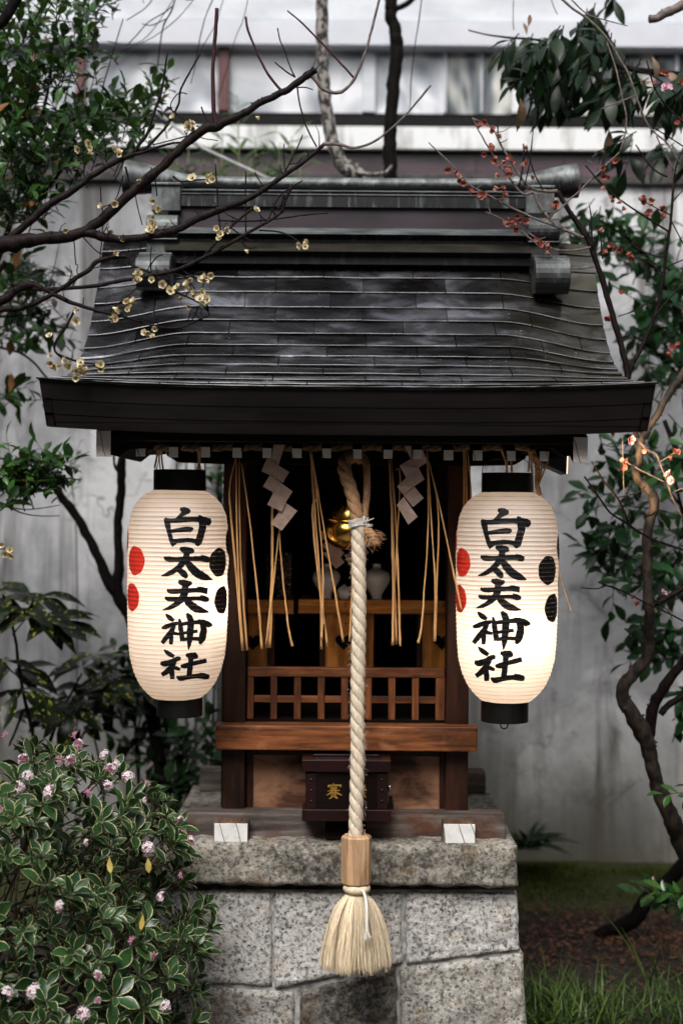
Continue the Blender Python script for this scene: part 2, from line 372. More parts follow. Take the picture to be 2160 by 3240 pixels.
def tilemat():
    m, nt, nd, lk, b = newmat('purple_tiles')
    br = nd.new('ShaderNodeTexBrick'); br.inputs['Scale'].default_value = 1; br.inputs['Brick Width'].default_value = .42; br.inputs['Row Height'].default_value = .1
    br.inputs['Mortar Size'].default_value = .004; br.inputs['Color1'].default_value = (.045, .026, .034, 1); br.inputs['Color2'].default_value = (.085, .05, .064, 1); br.inputs['Mortar'].default_value = (.01, .008, .01, 1)
    t = nd.new('ShaderNodeTexCoord'); mp = nd.new('ShaderNodeMapping'); mp.inputs['Rotation'].default_value = (rad(90), 0, 0); lk.new(t.outputs['Object'], mp.inputs[0]); lk.new(mp.outputs[0], br.inputs['Vector'])
    f = nz(nd, lk, (3, 3, 9), 5); r = ramp(nd, [(.35, (.35, .35, .35)), (.65, (1.3, 1.3, 1.3))]); lk.new(f, r.inputs[0])
    lk.new(mixc(nd, lk, 1, br.outputs['Color'], r.outputs[0], 'MULTIPLY'), b.inputs['Base Color']); b.inputs['Roughness'].default_value = .35; return m
slab('tile_band', 482, 640, YB - .05, YB + .2, tilemat())
def film(name, c1, c2, c3, sc, seed):
    m, nt, nd, lk, b = newmat(name)
    v = coords(nd, lk, sc); mp = v.node; mp.inputs['Location'].default_value = (seed, seed * 2, seed)
    f = nz(nd, lk, 0, 2, .4, 1.6, vec=v); r = ramp(nd, [(.38, c1), (.48, c2), (.58, c3)]); lk.new(f, r.inputs[0])
    lk.new(r.outputs[0], b.inputs['Base Color']); b.inputs['Roughness'].default_value = .22; b.inputs['Specular IOR Level'].default_value = .6
    bump(nd, lk, b, f, .6, .03); return m
pale = lambda s: film('pale_film', (.25, .27, .30), (.38, .40, .43), (.62, .63, .66), (2.6, 1, 2.0), s)
dark = lambda s: film('dark_film', (.02, .028, .034), (.09, .105, .115), (.48, .48, .44), (4, 1, 1.2), s)
YP = YB + .03
wins = [(-260, 236, 0), (262, 682, 1), (716, 1136, 2), (1176, 1392, 3), (1400, 1508, 8), (1514, 1606, 9), (1642, 1880, 10), (1886, 2120, 8), (2130, 2460, 9)]
for i, (a, b_, s) in enumerate(wins):
    x0, x1 = (a - 1080) / S(YP), (b_ - 1080) / S(YP); z0, z1 = Zc(358, YP), Zc(141, YP)
    def wf(u, v, x0=x0, x1=x1, z0=z0, z1=z1, s=s):
        e = math.sin(math.pi * u) * math.sin(math.pi * v)
        return (x0 + (x1 - x0) * u, YP + .012 * e * mnoise.noise(Vector((u * 3 + s * 5, v * 3, s))) , z0 + (z1 - z0) * v)
    q = MB(); q.grid(wf, 24, 12); b2 = len(q.v)
    q.box(x0, x1, YP + .02, YP + .03, z0, z1)
    q.build('window_pane', (dark if s >= 8 else pale)(s * 1.7), bd, smooth=True)
for a, b_, mt in ((1136, 1176, white), (1392, 1400, white), (1508, 1514, white), (1606, 1642, dirty), (1880, 1886, white), (2120, 2130, white)):
    q = MB(); q.box((a - 1080) / S(YP), (b_ - 1080) / S(YP), YP - .03, YP + .05, Zc(359, YP), Zc(140, YP)); q.build('window_frame', mt, bd, bevel=.003)
redm = simple('red_post', (.05, .006, .009), (.11, .018, .014), (20, 20, 6), .45)
for a, b_ in ((236, 262), (682, 716)):
    q = MB(); q.box((a - 1080) / S(YP), (b_ - 1080) / S(YP), YP - .05, YP + .05, Zc(361, YP), Zc(136, YP)); q.build('window_post', redm, bd, bevel=.003)

# ------------------------------------------------------------ unseen dark walls added behind and beside the viewer to cut ambient light
yard = simple('blocker_dark', (.035, .034, .033), (.08, .078, .075), (2, 2, 2), .9)
for nm, lab, bx in (('neighbouring_building', 'unseen dark slab added behind the viewer to block low light', (-6, 6, -9.0, -8.7, -.1, 6.0)), ('side_wall', 'unseen dark wall added on the left to cut ambient light', (-3.1, -2.8, -6.7, 2.39, -.1, 5.0)), ('side_wall', 'unseen dark wall added on the right to cut ambient light', (3.1, 3.4, -6.7, 2.39, -.1, 5.0))):
    q = MB(); q.box(*bx); tag(q.build(nm, yard, base=((bx[0] + bx[1]) / 2, (bx[2] + bx[3]) / 2, 0), bevel=.02), lab, 'building' if nm[0] == 'n' else 'wall')
# ------------------------------------------------------------ stone pedestal
SX = .012
ped = thing('stone_pedestal', 'granite block pedestal with thick cap under the wooden shrine', 'pedestal', (SX, .4, 0))
def rough_block(name, corners, y0, y1, mat, bulge=.012, seed=0, nu=30, nv=20, r=.008, amp=.003, parent=ped):
    """corners: front outline bl, br, tr, tl as (x, z); rough split face, rounded arrises, body running back to y1"""
    (ax, az), (bx, bz), (cx, cz), (dx, dz) = corners
    def f(u, v):
        x = (ax * (1 - u) + bx * u) * (1 - v) + (dx * (1 - u) + cx * u) * v
        z = (az * (1 - u) + bz * u) * (1 - v) + (dz * (1 - u) + cz * u) * v
        wd, ht = abs(bx - ax), abs(dz - az)
        e = min(u * wd, (1 - u) * wd, v * ht, (1 - v) * ht)
        k = 1 - min(1, e / r); y = y0 + r * (1 - math.sqrt(max(0, 1 - k * k)))
        n1 = mnoise.fractal(Vector((x * 7 + seed, z * 7, seed)), 1, 2.1, 5); n2 = mnoise.noise(Vector((x * 60, z * 60, seed)))
        y += -bulge * n1 * min(1, e / r * .6 + .1) + amp * n2
        j = .5 * r * (1 if e < .001 else 0)
        return (x + j * mnoise.noise(Vector((x * 25, z * 25, seed + 3))), y, z + j * mnoise.noise(Vector((x * 25, z * 25, seed + 9))))
    b_ = MB(); b_.grid(f, nu, nv)
    n0 = nu + 1
    ring = [i for i in range(nu + 1)] + [j * n0 + nu for j in range(1, nv + 1)] + [nv * n0 + i for i in range(nu - 1, -1, -1)] + [j * n0 for j in range(nv - 1, 0, -1)]
    k = len(b_.v)
    segs = 8
    for sgi in range(1, segs + 1):
        for i in ring:
            x, y, z = b_.v[i]; t = sgi / segs; yy = y + (y1 - y) * t
            jx = .004 * mnoise.noise(Vector((x * 20, yy * 20, z * 20)))
            b_.v.append((x + jx, yy, z + jx))
    m_ = len(ring)
    rows = [ring] + [[k + s_ * m_ + i for i in range(m_)] for s_ in range(segs)]
    for a_, b__ in zip(rows[:-1], rows[1:]):
        for i in range(m_): b_.f.append((a_[i], b__[i], b__[(i + 1) % m_], a_[(i + 1) % m_])); b_.mi.append(0)
    b_.f.append(tuple(reversed(rows[-1]))); b_.mi.append(0)
    return b_.build(name, mat, parent, smooth=True)
def px2(pts, Y): return [(P(x, y, Y).x, P(x, y, Y).z) for x, y in pts]
gr_cap = granite('granite_cap', .43, (.46, .43, .37), (.035, .03, .026)); gr_a = granite('granite_a', .66, (.60, .59, .57)); gr_b = granite('granite_b', .53, (.54, .52, .48)); gr_d = granite('granite_dark', .36, (.27, .25, .22), (.02, .017, .014))
CAPZ = .616
YC = .03
def sym(pts): return pts
rough_block('capstone', [(-.47, .503), (.478, .503), (.473, CAPZ), (-.468, CAPZ)], YC, .84, gr_cap, .010, 3, 90, 14, .014, .004)
YS = .07
for i, (pts, mt, bl) in enumerate([
    ([(500, 3108), (860, 3124), (859, 2824), (500, 2818)], gr_a, .010),
    ([(872, 3128), (952, 3134), (1262, 3044), (866, 2834)], gr_a, .010),
    ([(1284, 3054), (1644, 3008), (1636, 2828), (1282, 2828)], gr_a, .010),
    ([(480, 3420), (932, 3420), (930, 3142), (500, 3118)], gr_b, .012),
    ([(942, 3420), (1256, 3420), (1254, 3062), (952, 3142)], gr_d, .012),
    ([(1268, 3420), (1672, 3420), (1654, 3020), (1264, 3066)], gr_b, .014)]):
    if i == 1:      # lopsided block: pentagon as quad with the upper right corner pulled out
        pts = [(868, 3132), (1272, 3050), (1270, 2828), (866, 2826)]
    rough_block('stone_block', px2(pts, YS), YS, .8, mt, bl, 10 + i * 3, 44, 32, .008, .003)
mo = MB(); mo.hexa([P(485, 3440, .082) , P(1660, 3440, .082), (.50, .78, -.1), (-.50, .78, -.1), P(505, 2815, .082), P(1628, 2815, .082), (.47, .78, .50), (-.47, .78, .50)])
mo.build('mortar', simple('mortar', (.16, .155, .145), (.42, .41, .39), (28, 28, 28), .9, bstr=1, bdist=.006, lo=.4, hi=.6), ped)

# ------------------------------------------------------------ shrine
sh = thing('shrine', 'small dark wooden shrine with copper roof standing on stone pedestal', 'shrine', (SX, .4, CAPZ))
W_dark = wood('wood_dark', (.008, .003, .0015), (.055, .017, .007), 'z', 60, .5)
W_dark.node_tree.nodes['Principled BSDF'].inputs['Specular IOR Level'].default_value = .25
W_red = wood('wood_red', (.05, .014, .004), (.34, .115, .036), 'x', 70, .5, worn=(.42, .18, .09), wornamt=.55)
W_lat = wood('wood_lattice', (.05, .015, .005), (.29, .10, .035), 'x', 50, .5)
W_latz = wood('wood_lattice_up', (.05, .015, .005), (.29, .10, .035), 'z', 50, .5)
W_pan = wood('wood_panel', (.03, .012, .006), (.14, .055, .028), 'x', 42, .6, worn=(.42, .21, .12), wornamt=.44)
W_old = wood('wood_weathered', (.045, .035, .03), (.20, .165, .145), 'x', 40, .8, worn=(.10, .04, .022), wornamt=.52)
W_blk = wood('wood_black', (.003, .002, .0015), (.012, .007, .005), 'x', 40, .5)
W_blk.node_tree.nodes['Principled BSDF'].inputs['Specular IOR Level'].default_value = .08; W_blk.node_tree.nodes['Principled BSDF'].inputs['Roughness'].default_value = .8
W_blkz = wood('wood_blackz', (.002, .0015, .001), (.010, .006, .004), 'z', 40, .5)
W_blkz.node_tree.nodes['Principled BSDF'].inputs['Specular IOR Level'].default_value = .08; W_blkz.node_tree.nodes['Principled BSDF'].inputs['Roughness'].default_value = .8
W_hon = wood('wood_honey', (.42, .14, .022), (.74, .32, .06), 'x', 16, .4, bstr=.15)
W_honz = wood('wood_honey_up', (.40, .13, .022), (.72, .30, .06), 'z', 16, .4, bstr=.15)
def whitepaint(name, c=(.78, .77, .75), d=(.16, .14, .12)):
    m, nt, nd, lk, b = newmat(name)
    f = nz(nd, lk, (26, 26, 26), 6, .7); r = ramp(nd, [(.30, d), (.38, tuple(v * .8 for v in c)), (.7, c)]); lk.new(f, r.inputs[0])
    wv = nd.new('ShaderNodeTexWave'); wv.inputs['Scale'].default_value = 3.2; wv.inputs['Distortion'].default_value = 5; wv.inputs['Detail'].default_value = 3
    mp = coords(nd, lk, (3, 3, 1.4)); mp.node.inputs['Rotation'].default_value = (0, rad(32), 0); lk.new(mp, wv.inputs['Vector'])
    r2 = ramp(nd, [(.0, (.05, .05, .05)), (.02, (1, 1, 1))]); lk.new(wv.outputs['Fac'], r2.inputs[0])
    lk.new(mixc(nd, lk, .9, r.outputs[0], r2.outputs[0], 'MULTIPLY'), b.inputs['Base Color']); b.inputs['Roughness'].default_value = .7
    bump(nd, lk, b, f, .6, .002); return m
W_paint = whitepaint('white_paint')
W_paint2 = whitepaint('white_paint_aged', (.66, .60, .55), (.36, .32, .29))
YF = .18                                           # front of the posts
def pbox(name, x0, x1, y0, y1, Y, depth, mat, bev=.002, parent=sh, m=None):
    """box whose front face (at depth Y) fills these photo pixels"""
    k = 1 / S(Y); r_ = ROLL
    xm = (x0 + x1) / 2 - 1080; ym = 1620 - (y0 + y1) / 2
    cx = (xm * CA - ym * SA) * k; cz = CZ + (xm * SA + ym * CA) * k; hw, hh = (x1 - x0) / 2 * k, (y1 - y0) / 2 * k
    b_ = MB(); b_.box(cx - hw, cx + hw, Y, Y + depth, cz - hh, cz + hh); return b_.build(name, mat, parent, bevel=bev)
# posts: front pair and rear pair
for x0, x1 in ((706, 778), (1412, 1484)):
    pbox('post', x0, x1, 1440, 2580, YF, .062, W_dark, .004)
for cx in (-.30, .33):
    b_ = MB(); b_.box(cx - .03, cx + .03, .74, .80, CAPZ + .06, 2.0); b_.build('post', W_dark, sh, bevel=.004)
# floor beam, rails
pbox('floor_beam', 681, 1510, 2297, 2376, .13, .07, W_red, .004)
pbox('head_beam', 700, 1490, 1395, 1470, YF - .02, .07, W_blk, .004)
zb = Zc(1470, .2)
for sgn in (-1, 1):
    b_ = MB()
    b_.prism([(SX + sgn * .33, zb), (SX + sgn * .47, zb + .004), (SX + sgn * .50, zb + .022), (SX + sgn * .50, zb + .06), (SX + sgn * .33, zb + .06)][::sgn], .21, .27)
    b_.build('bracket_arm', W_blk, sh, bevel=.002)
# lattice
z4 = zm(640, 2050, .5867)
def latbar(name, x0, x1, y0, y1, Y, d, mat): 
    (a, b_), (c_, d_) = z4(x0, y0), z4(x1, y1); return pbox(name, a, c_, b_, d_, Y, d, mat, .0015)
latbar('rail', 245, 1305, 108, 158, .205, .03, W_lat)
latbar('rail', 276, 1257, 260, 297, .214, .012, W_lat)
latbar('rail', 245, 1305, 398, 424, .205, .03, W_lat)
for x0, x1 in ((243, 276), (1257, 1306)): latbar('stile', x0, x1, 158, 402, .207, .03, W_latz)
for x0, x1 in ((367, 402), (494, 530), (622, 659), (748, 786), (876, 912), (1002, 1039), (1130, 1166)):
    latbar('lattice_bar', x0, x1, 157, 402, .208, .012, W_latz)
# lower panel with its frame, sill
pbox('lower_panel', 799, 1392, 2388, 2585, .225, .02, W_pan, 0)
pbox('panel_frame', 779, 800, 2376, 2585, .212, .03, W_dark, .002); pbox('panel_frame', 1390, 1411, 2376, 2585, .212, .03, W_dark, .002)
pbox('panel_frame', 800, 1390, 2376, 2392, .213, .03, W_dark, .002)
# interior shell
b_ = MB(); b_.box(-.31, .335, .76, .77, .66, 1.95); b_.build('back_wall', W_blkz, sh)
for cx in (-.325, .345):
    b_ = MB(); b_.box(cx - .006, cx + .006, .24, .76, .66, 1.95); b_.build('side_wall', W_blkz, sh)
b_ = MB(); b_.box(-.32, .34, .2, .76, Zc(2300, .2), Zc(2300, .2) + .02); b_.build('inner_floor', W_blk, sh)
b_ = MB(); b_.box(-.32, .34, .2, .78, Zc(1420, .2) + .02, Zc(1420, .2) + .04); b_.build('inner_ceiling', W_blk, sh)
# ground frame on the cap stone
k1 = 1 / S(.10)
pbox('sill_beam', 590, 1600, 2576, 2664, .12, .085, W_old, .006)
b_ = MB(); b_.box(-.44, .46, .72, .80, CAPZ, CAPZ + .07); b_.build('sill_beam', W_old, sh, bevel=.006)
for x0, x1, y0, y1 in ((675, 786, 2603, 2664), (1400, 1505, 2605, 2669)):
    o = pbox('floor_joist', x0, x1, y0, y1 + 3, YC + .03, .78, wood('joist', (.07, .04, .025), (.22, .13, .08), 'y', 40, .8), .005)
    pbox('painted_end', x0 + 3, x1 - 3, y0 + 3, y1, YC + .027, .004, W_paint, .001, parent=o)
# ------------------------------------------------------------ roof
rows_px = [620, 680, 735, 785, 832, 884, 930, 978, 1020, 1062, 1099, 1133, 1162, 1188, 1208, 1222, 1230]
RL = .068
def profile():
    pts = [(-.28, Zc(1230, -.28))]
    for py in reversed(rows_px[:-1]):
        y0, z0 = pts[-1]; best = None
        lo, hi = 0, RL
        # step RL along the slope so that the next course line shows at py
        for it in range(200):
            dy = RL * it / 199; dz = math.sqrt(max(0, RL * RL - dy * dy)); e = 1620 - (z0 + dz - CZ) * S(y0 + dy)
            if best is None or abs(e - py) < best[0]: best = (abs(e - py), y0 + dy, z0 + dz)
        pts.append(best[1:])
    return pts[::-1]
prof = profile()
k0 = 4                                  # the visible top course; rows above it run under the ridge
prof = prof[k0 - 2:]
if True:                                # two hidden courses: keep the slope going
    (ya, za), (yb, zb_) = prof[2], prof[3]
    prof[1] = (ya + (ya - yb), za + (za - zb_)); prof[0] = (ya + 1.7 * (ya - yb), za + 1.7 * (za - zb_))
NR = len(prof) - 1
drops = [.022, .024, .028, .034, .040, .045, .047, .046, .040, .030, .018, .008, .002, 0, 0][:NR + 1]
drops += [0] * (NR + 1 - len(drops))
def RS(t, X):
    """roof surface at course coordinate t (0 top .. NR eave), lateral X"""
    i = min(int(t), NR - 1); f = t - i
    y = lerp(prof[i][0], prof[i + 1][0], f); z = lerp(prof[i][1], prof[i + 1][1], f); d = lerp(drops[i], drops[i + 1], f)
    a = abs(X - SX)
    z -= d * ss((a - .42) / .30)
    e = ss((t - NR + 3.5) / 3.5)
    z += .017 * e * (a / .76) ** 3
    return Vector((X, y, z))
def XE(t): return .722 + .033 * ss((t - NR + 3) / 3) ** 1.5
def roofmat():
    m, nt, nd, lk, b = newmat('roof_copper')
    r0 = attr(nd, 'tint')
    base = mixc(nd, lk, r0, (.045, .044, .048), (.165, .162, .172))
    f = nz(nd, lk, (4.5, 8, 8), 5, .6, .6); r = ramp(nd, [(.36, (.16, .15, .16)), (.5, (.5, .5, .52)), (.64, (2.2, 2.25, 2.35))]); lk.new(f, r.inputs[0])
    col = mixc(nd, lk, 1, base, r.outputs[0], 'MULTIPLY')
    f2 = nz(nd, lk, (5, 8, 8), 6, .7); r2 = ramp(nd, [(.60, (0, 0, 0)), (.76, (.5, .5, .5))]); lk.new(f2, r2.inputs[0])
    col = mixc(nd, lk, r2.outputs[0], col, (.13, .07, .035))            # brown tarnish
    t = nd.new('ShaderNodeTexCoord'); sp = nd.new('ShaderNodeSeparateXYZ'); lk.new(t.outputs['Object'], sp.inputs[0])
    mp = nd.new('ShaderNodeMapRange'); mp.inputs[1].default_value = .35; mp.inputs[2].default_value = .6; lk.new(sp.outputs[0], mp.inputs[0])
    col = mixc(nd, lk, math_(nd, lk, 'MULTIPLY', mp.outputs[0], .55), col, (.12, .11, .07))   # olive patina on the right end
    lk.new(col, b.inputs['Base Color']); b.inputs['Metallic'].default_value = .85
    f3 = nz(nd, lk, (7, 11, 11), 5, .6, .8); r3 = ramp(nd, [(.4, (.14,) * 3), (.52, (.25,) * 3), (.66, (.4,) * 3)]); lk.new(f3, r3.inputs[0]); lk.new(r3.outputs[0], b.inputs['Roughness'])
    n1 = bump(nd, lk, None, nz(nd, lk, (5, 8, 8), 2, .4, .3), .35, .02); bump(nd, lk, b, nz(nd, lk, 120, 3), .06, .001, n1)
    return m
R = MB(); tint = []
def sheet(t0, t1, x0, x1, lift, tn, nu=8, side=1):
    h0 = .0005 + lift; h1 = .0065 + lift
    if side < 0: pass
    n0 = len(R.v)
    def nrm(t, X): return Vector((0, -.5, .85))
    cols = []
    for i in range(nu + 1):
        X = lerp(x0, x1, i / nu); c_ = []
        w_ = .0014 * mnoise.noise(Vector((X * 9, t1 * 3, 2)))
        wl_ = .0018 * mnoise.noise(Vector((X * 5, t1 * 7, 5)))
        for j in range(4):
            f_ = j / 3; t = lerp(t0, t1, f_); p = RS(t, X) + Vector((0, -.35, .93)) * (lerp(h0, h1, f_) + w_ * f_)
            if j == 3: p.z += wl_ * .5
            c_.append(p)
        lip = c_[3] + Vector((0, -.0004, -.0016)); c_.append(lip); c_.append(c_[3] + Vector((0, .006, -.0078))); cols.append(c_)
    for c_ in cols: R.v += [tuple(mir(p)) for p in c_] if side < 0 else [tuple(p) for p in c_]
    for i in range(nu):
        for j in range(5):
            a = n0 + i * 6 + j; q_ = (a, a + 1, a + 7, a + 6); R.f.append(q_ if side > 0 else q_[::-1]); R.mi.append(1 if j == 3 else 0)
    tint.extend([tn] * (6 * (nu + 1)))
YR = prof[0][0]
def mir(p): return Vector((p[0], 2 * YR - p[1], p[2]))
rr = random.Random(5)
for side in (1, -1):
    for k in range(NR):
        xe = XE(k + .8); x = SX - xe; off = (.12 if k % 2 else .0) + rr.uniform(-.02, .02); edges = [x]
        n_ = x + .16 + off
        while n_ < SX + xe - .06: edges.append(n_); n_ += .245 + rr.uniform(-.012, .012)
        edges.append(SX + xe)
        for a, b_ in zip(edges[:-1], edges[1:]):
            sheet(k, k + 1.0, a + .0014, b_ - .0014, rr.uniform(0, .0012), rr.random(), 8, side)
# deck under the sheets so no gap shows
n0 = len(R.v)
def deck(u, v):
    t = v * NR; X = SX + (u * 2 - 1) * (XE(t) - .004); return RS(t, X) + Vector((0, .002, -.004))
R.grid(deck, 40, NR * 2); tint += [.1] * (len(R.v) - len(tint))
n1 = len(R.v); R.grid(lambda u, v: mir(deck(u, v)), 40, NR * 2); tint += [.1] * (len(R.v) - len(tint))
roof = R.build('roof', [roofmat(), simple('edge_highlight', (.02, .02, .022), (.15, .15, .155), (6, 40, 40), .3, metallic=.6)], sh, smooth=False, attrs={'tint': tint})  # paler lip strip: a highlight line painted along each course edge
# eave fascia: three set-back bands, then the boards down the gable ends
fas_m = simple('fascia_copper', (.002, .0014, .0014), (.006, .004, .0035), (4, 4, 26), .35, .5, bstr=.3, metallic=.0, spec=.14, lo=.3, hi=.7)
Fz = MB(); Fb = MB()
zE = prof[-1][1]
def eavez(X): return RS(NR, X).z
bands = [(.0, -.001, .045), (.004, -.045, .080), (.008, -.080, .112)]
for yo, za, zb2 in bands:
    for side in (1,):
        nx = 48; vs = []
        hT = lambda q_: .752 - .018 * q_ / .112
        for i in range(nx + 1):
            u_ = 2 * i / nx - 1; Xt, Xb = SX + hT(-za) * u_, SX + hT(zb2) * u_; z = eavez(Xt)
            for (X, yy, zz) in ((Xt, -.277 + yo, z + za), (Xb, -.275 + yo, z - zb2), (Xb, -.25 + yo, z - zb2), (Xt, -.25 + yo, z + za)): vs.append((X, yy, zz))
        fs = [(i * 4 + j, (i + 1) * 4 + j, (i + 1) * 4 + (j + 1) % 4, i * 4 + (j + 1) % 4) for i in range(nx) for j in range(4)] + [(0, 1, 2, 3), (nx * 4 + 3, nx * 4 + 2, nx * 4 + 1, nx * 4)]
        Fz.add(vs, fs); Fb.add([tuple(mir(Vector(v))) for v in vs], [f_[::-1] for f_ in fs])
# gable infill under the roof on both ends
for sgn in (-1, 1):
    q = MB(); up = [(p[0], p[1] - .075) for p in prof]; pl = up + [(-.20, zE - .09)]
    pl = [(max(y, -.2), z) for y, z in pl]; pl = pl + [(2 * YR - y, z) for y, z in pl[::-1]]
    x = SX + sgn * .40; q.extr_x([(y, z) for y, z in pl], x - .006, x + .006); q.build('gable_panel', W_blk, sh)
# drip edge
dp = [RS(NR, SX - .757 + 1.514 * i / 60) + Vector((0, -.006, .003 + .0015 * mnoise.noise(Vector((i * .7, 0, 0))))) for i in range(61)]
Fz.tube(dp, .0022, 6)
Fz.build('fascia', fas_m, sh); Fb.build('fascia', fas_m, sh)
for sgn in (-1, 1):
    G = MB()
    for yo, za, zb2 in bands:
        for mirr in (0, 1):
            vs = []; N_ = NR
            for k in range(N_ + 1):
                p = RS(k, SX + sgn * XE(k)); x = SX + sgn * (XE(k) - .004 + .018 * za / .112); x2 = SX + sgn * (XE(k) - .004 - .018 * zb2 / .112)
                for (xx, zz) in ((x, p.z + za), (x2, p.z - zb2), (x2 - sgn * .02, p.z - zb2), (x - sgn * .02, p.z + za)):
                    v = Vector((xx, p.y + .003, zz)); vs.append(mir(v) if mirr else v)
            fs = [(i * 4 + j, (i + 1) * 4 + j, (i + 1) * 4 + (j + 1) % 4, i * 4 + (j + 1) % 4) for i in range(N_) for j in range(4)]
            G.add(vs, fs)
    G.build('bargeboard', fas_m, sh)
# soffit
b_ = MB(); yb0 = -.245
def sof(u, v):
    t = NR - v * (NR - 1.0); X = SX + (u * 2 - 1) * .72; p = RS(t, SX); return Vector((X, p.y + .01, min(p.z - .055, zE - .085 + v * .45)))
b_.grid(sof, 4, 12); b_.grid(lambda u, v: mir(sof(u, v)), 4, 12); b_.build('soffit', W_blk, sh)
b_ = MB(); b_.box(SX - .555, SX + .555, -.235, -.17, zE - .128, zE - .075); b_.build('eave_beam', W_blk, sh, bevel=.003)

# rafters with white painted ends
rafts = [(430, 462, 1413, 1445), (534, 565, 1413, 1448), (635, 666, 1413, 1448), (735, 766, 1416, 1449), (830, 860, 1417, 1450), (923, 955, 1418, 1450), (1018, 1048, 1418, 1450), (1115, 1145, 1421, 1453), (1212, 1242, 1422, 1452), (1305, 1336, 1422, 1453), (1402, 1434, 1423, 1457), (1494, 1526, 1424, 1458), (1600, 1631, 1426, 1459), (1705, 1736, 1427, 1460)]
def beam_end(name, x0, x1, y0, y1, Y, L, slope, big=False):
    c = P((x0 + x1) / 2, (y0 + y1) / 2, Y); hw, hh = (x1 - x0) / 2 / S(Y), (y1 - y0) / 2 / S(Y)
    b_ = MB(); vs = []
    for (yy, zz) in ((0, 0), (L, L * slope)):
        vs += [(c.x - hw, Y + yy, c.z - hh + zz), (c.x + hw, Y + yy, c.z - hh + zz), (c.x + hw, Y + yy, c.z + hh + zz), (c.x - hw, Y + yy, c.z + hh + zz)]
    b_.add(vs, [(0, 1, 2, 3), (7, 6, 5, 4), (0, 4, 5, 1), (1, 5, 6, 2), (2, 6, 7, 3), (3, 7, 4, 0)])
    o = b_.build(name, W_blk, sh, bevel=.001)
    e = MB(); e.box(c.x - hw + .0008, c.x + hw - .0008, Y - .0022, Y + .001, c.z - hh + .0008, c.z + hh - .0008); e.build('painted_end', W_paint2, o, base=sh['_b'], bevel=.0006)
    return o
for r_ in rafts: beam_end('rafter', *r_, -.17, .62, .42)
for r_ in ((305, 352, 1362, 1445), (1811, 1858, 1382, 1465)): beam_end('verge_rafter', *r_, -.2, .55, .38)
# purlin noses beside the verge rafters (curved undersides)
for sgn, px0 in ((-1, 352), (1, 1810)):
    b_ = MB()
    p = P(px0, 1445, -.19); x = p.x; z = p.z
    b_.prism([(x, z + .06), (x, z + .004), (x - sgn * .02, z), (x - sgn * .045, z + .02), (x - sgn * .09, z + .022), (x - sgn * .09, z + .06)][::-sgn], -.185, .2)
    b_.build('carved_nose', W_blk, sh, bevel=.002)

# ------------------------------------------------------------ ridge
def patina(name, lightness=1.0, z0=None, zr=.07, amt=.5):
    m, nt, nd, lk, b = newmat(name)
    f = nz(nd, lk, (16, 16, 9), 6, .7, .3); r = ramp(nd, [(.34, (.02, .022, .023)), (.5, (.17 * lightness, .19 * lightness, .19 * lightness)), (.62, (.38 * lightness, .43 * lightness, .42 * lightness))]); lk.new(f, r.inputs[0])
    col = r.outputs[0]
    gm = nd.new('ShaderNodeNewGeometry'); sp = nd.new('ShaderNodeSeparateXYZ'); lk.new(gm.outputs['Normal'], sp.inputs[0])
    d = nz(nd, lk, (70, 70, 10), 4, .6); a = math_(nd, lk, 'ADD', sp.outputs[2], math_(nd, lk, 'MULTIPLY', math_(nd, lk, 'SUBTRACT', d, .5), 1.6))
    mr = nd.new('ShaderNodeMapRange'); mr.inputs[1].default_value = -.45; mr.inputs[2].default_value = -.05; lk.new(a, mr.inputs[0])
    col = mixc(nd, lk, mr.outputs[0], (.012, .012, .013), col)            # paler on top and front faces, near black on undersides
    lk.new(col, b.inputs['Base Color']); b.inputs['Roughness'].default_value = .5; b.inputs['Metallic'].default_value = .2
    bump(nd, lk, b, f, .3, .003); return m
def dripmat(name, c=(.008, .008, .0085), d=(.20, .23, .23)):
    m, nt, nd, lk, b = newmat(name)
    f = nz(nd, lk, (55, 55, 7), 4, .7); r = ramp(nd, [(.52, c), (.62, tuple(v * .45 for v in d)), (.75, d)]); lk.new(f, r.inputs[0])
    f2 = nz(nd, lk, 5, 3); r2 = ramp(nd, [(.4, (.2, .2, .2)), (.62, (1, 1, 1))]); lk.new(f2, r2.inputs[0])
    lk.new(mixc(nd, lk, r2.outputs[0], c, r.outputs[0]), b.inputs['Base Color']); b.inputs['Roughness'].default_value = .4; b.inputs['Metallic'].default_value = .3; return m
pat = patina('patina', .46); pat2 = patina('patina_pale', .32); drip = dripmat('drip'); dblk = dripmat('drip_black', (.004, .004, .0045), (.07, .08, .08))
lip = simple('pale_lip', (.035, .04, .042), (.15, .165, .17), (9, 30, 30), .4, metallic=.3)
oliv = simple('olive_ledge', (.014, .013, .010), (.05, .046, .036), (7, 20, 20), .35, metallic=.4)
purp = simple('purple_panel', (.018, .013, .017), (.038, .029, .037), (4, 10, 10), .45, metallic=.3)
XA, XB = -.512, .540
def rl(name, pts, mat, x0=XA, x1=XB, both=True):
    q = [(y, Zc(py, y)) for y, py in pts]; b_ = MB(); b_.extr_x(q, x0, x1)
    b_.extr_x([(2 * YR - y, z) for y, z in q][::-1], x0, x1)
    return b_.build(name, mat, sh)
Yr = YR
ft = [Yr - .075, Yr - .055, Yr - .062, Yr - .115, Yr - .09, Yr - .14, Yr - .115]
rl('ridge_box', [(ft[0], 606), (ft[0], 655), (Yr, 655), (Yr, 606)], drip)
rl('ridge_lip', [(ft[0] - .006, 602), (ft[0] - .006, 606), (Yr, 606), (Yr, 602)], lip)
rl('ridge_lip', [(ft[0] - .004, 614), (ft[0] - .004, 617), (ft[0] + .01, 617), (ft[0] + .01, 614)], lip)
rl('ridge_panel', [(ft[2], 655), (ft[2], 722), (Yr, 722), (Yr, 655)], purp)
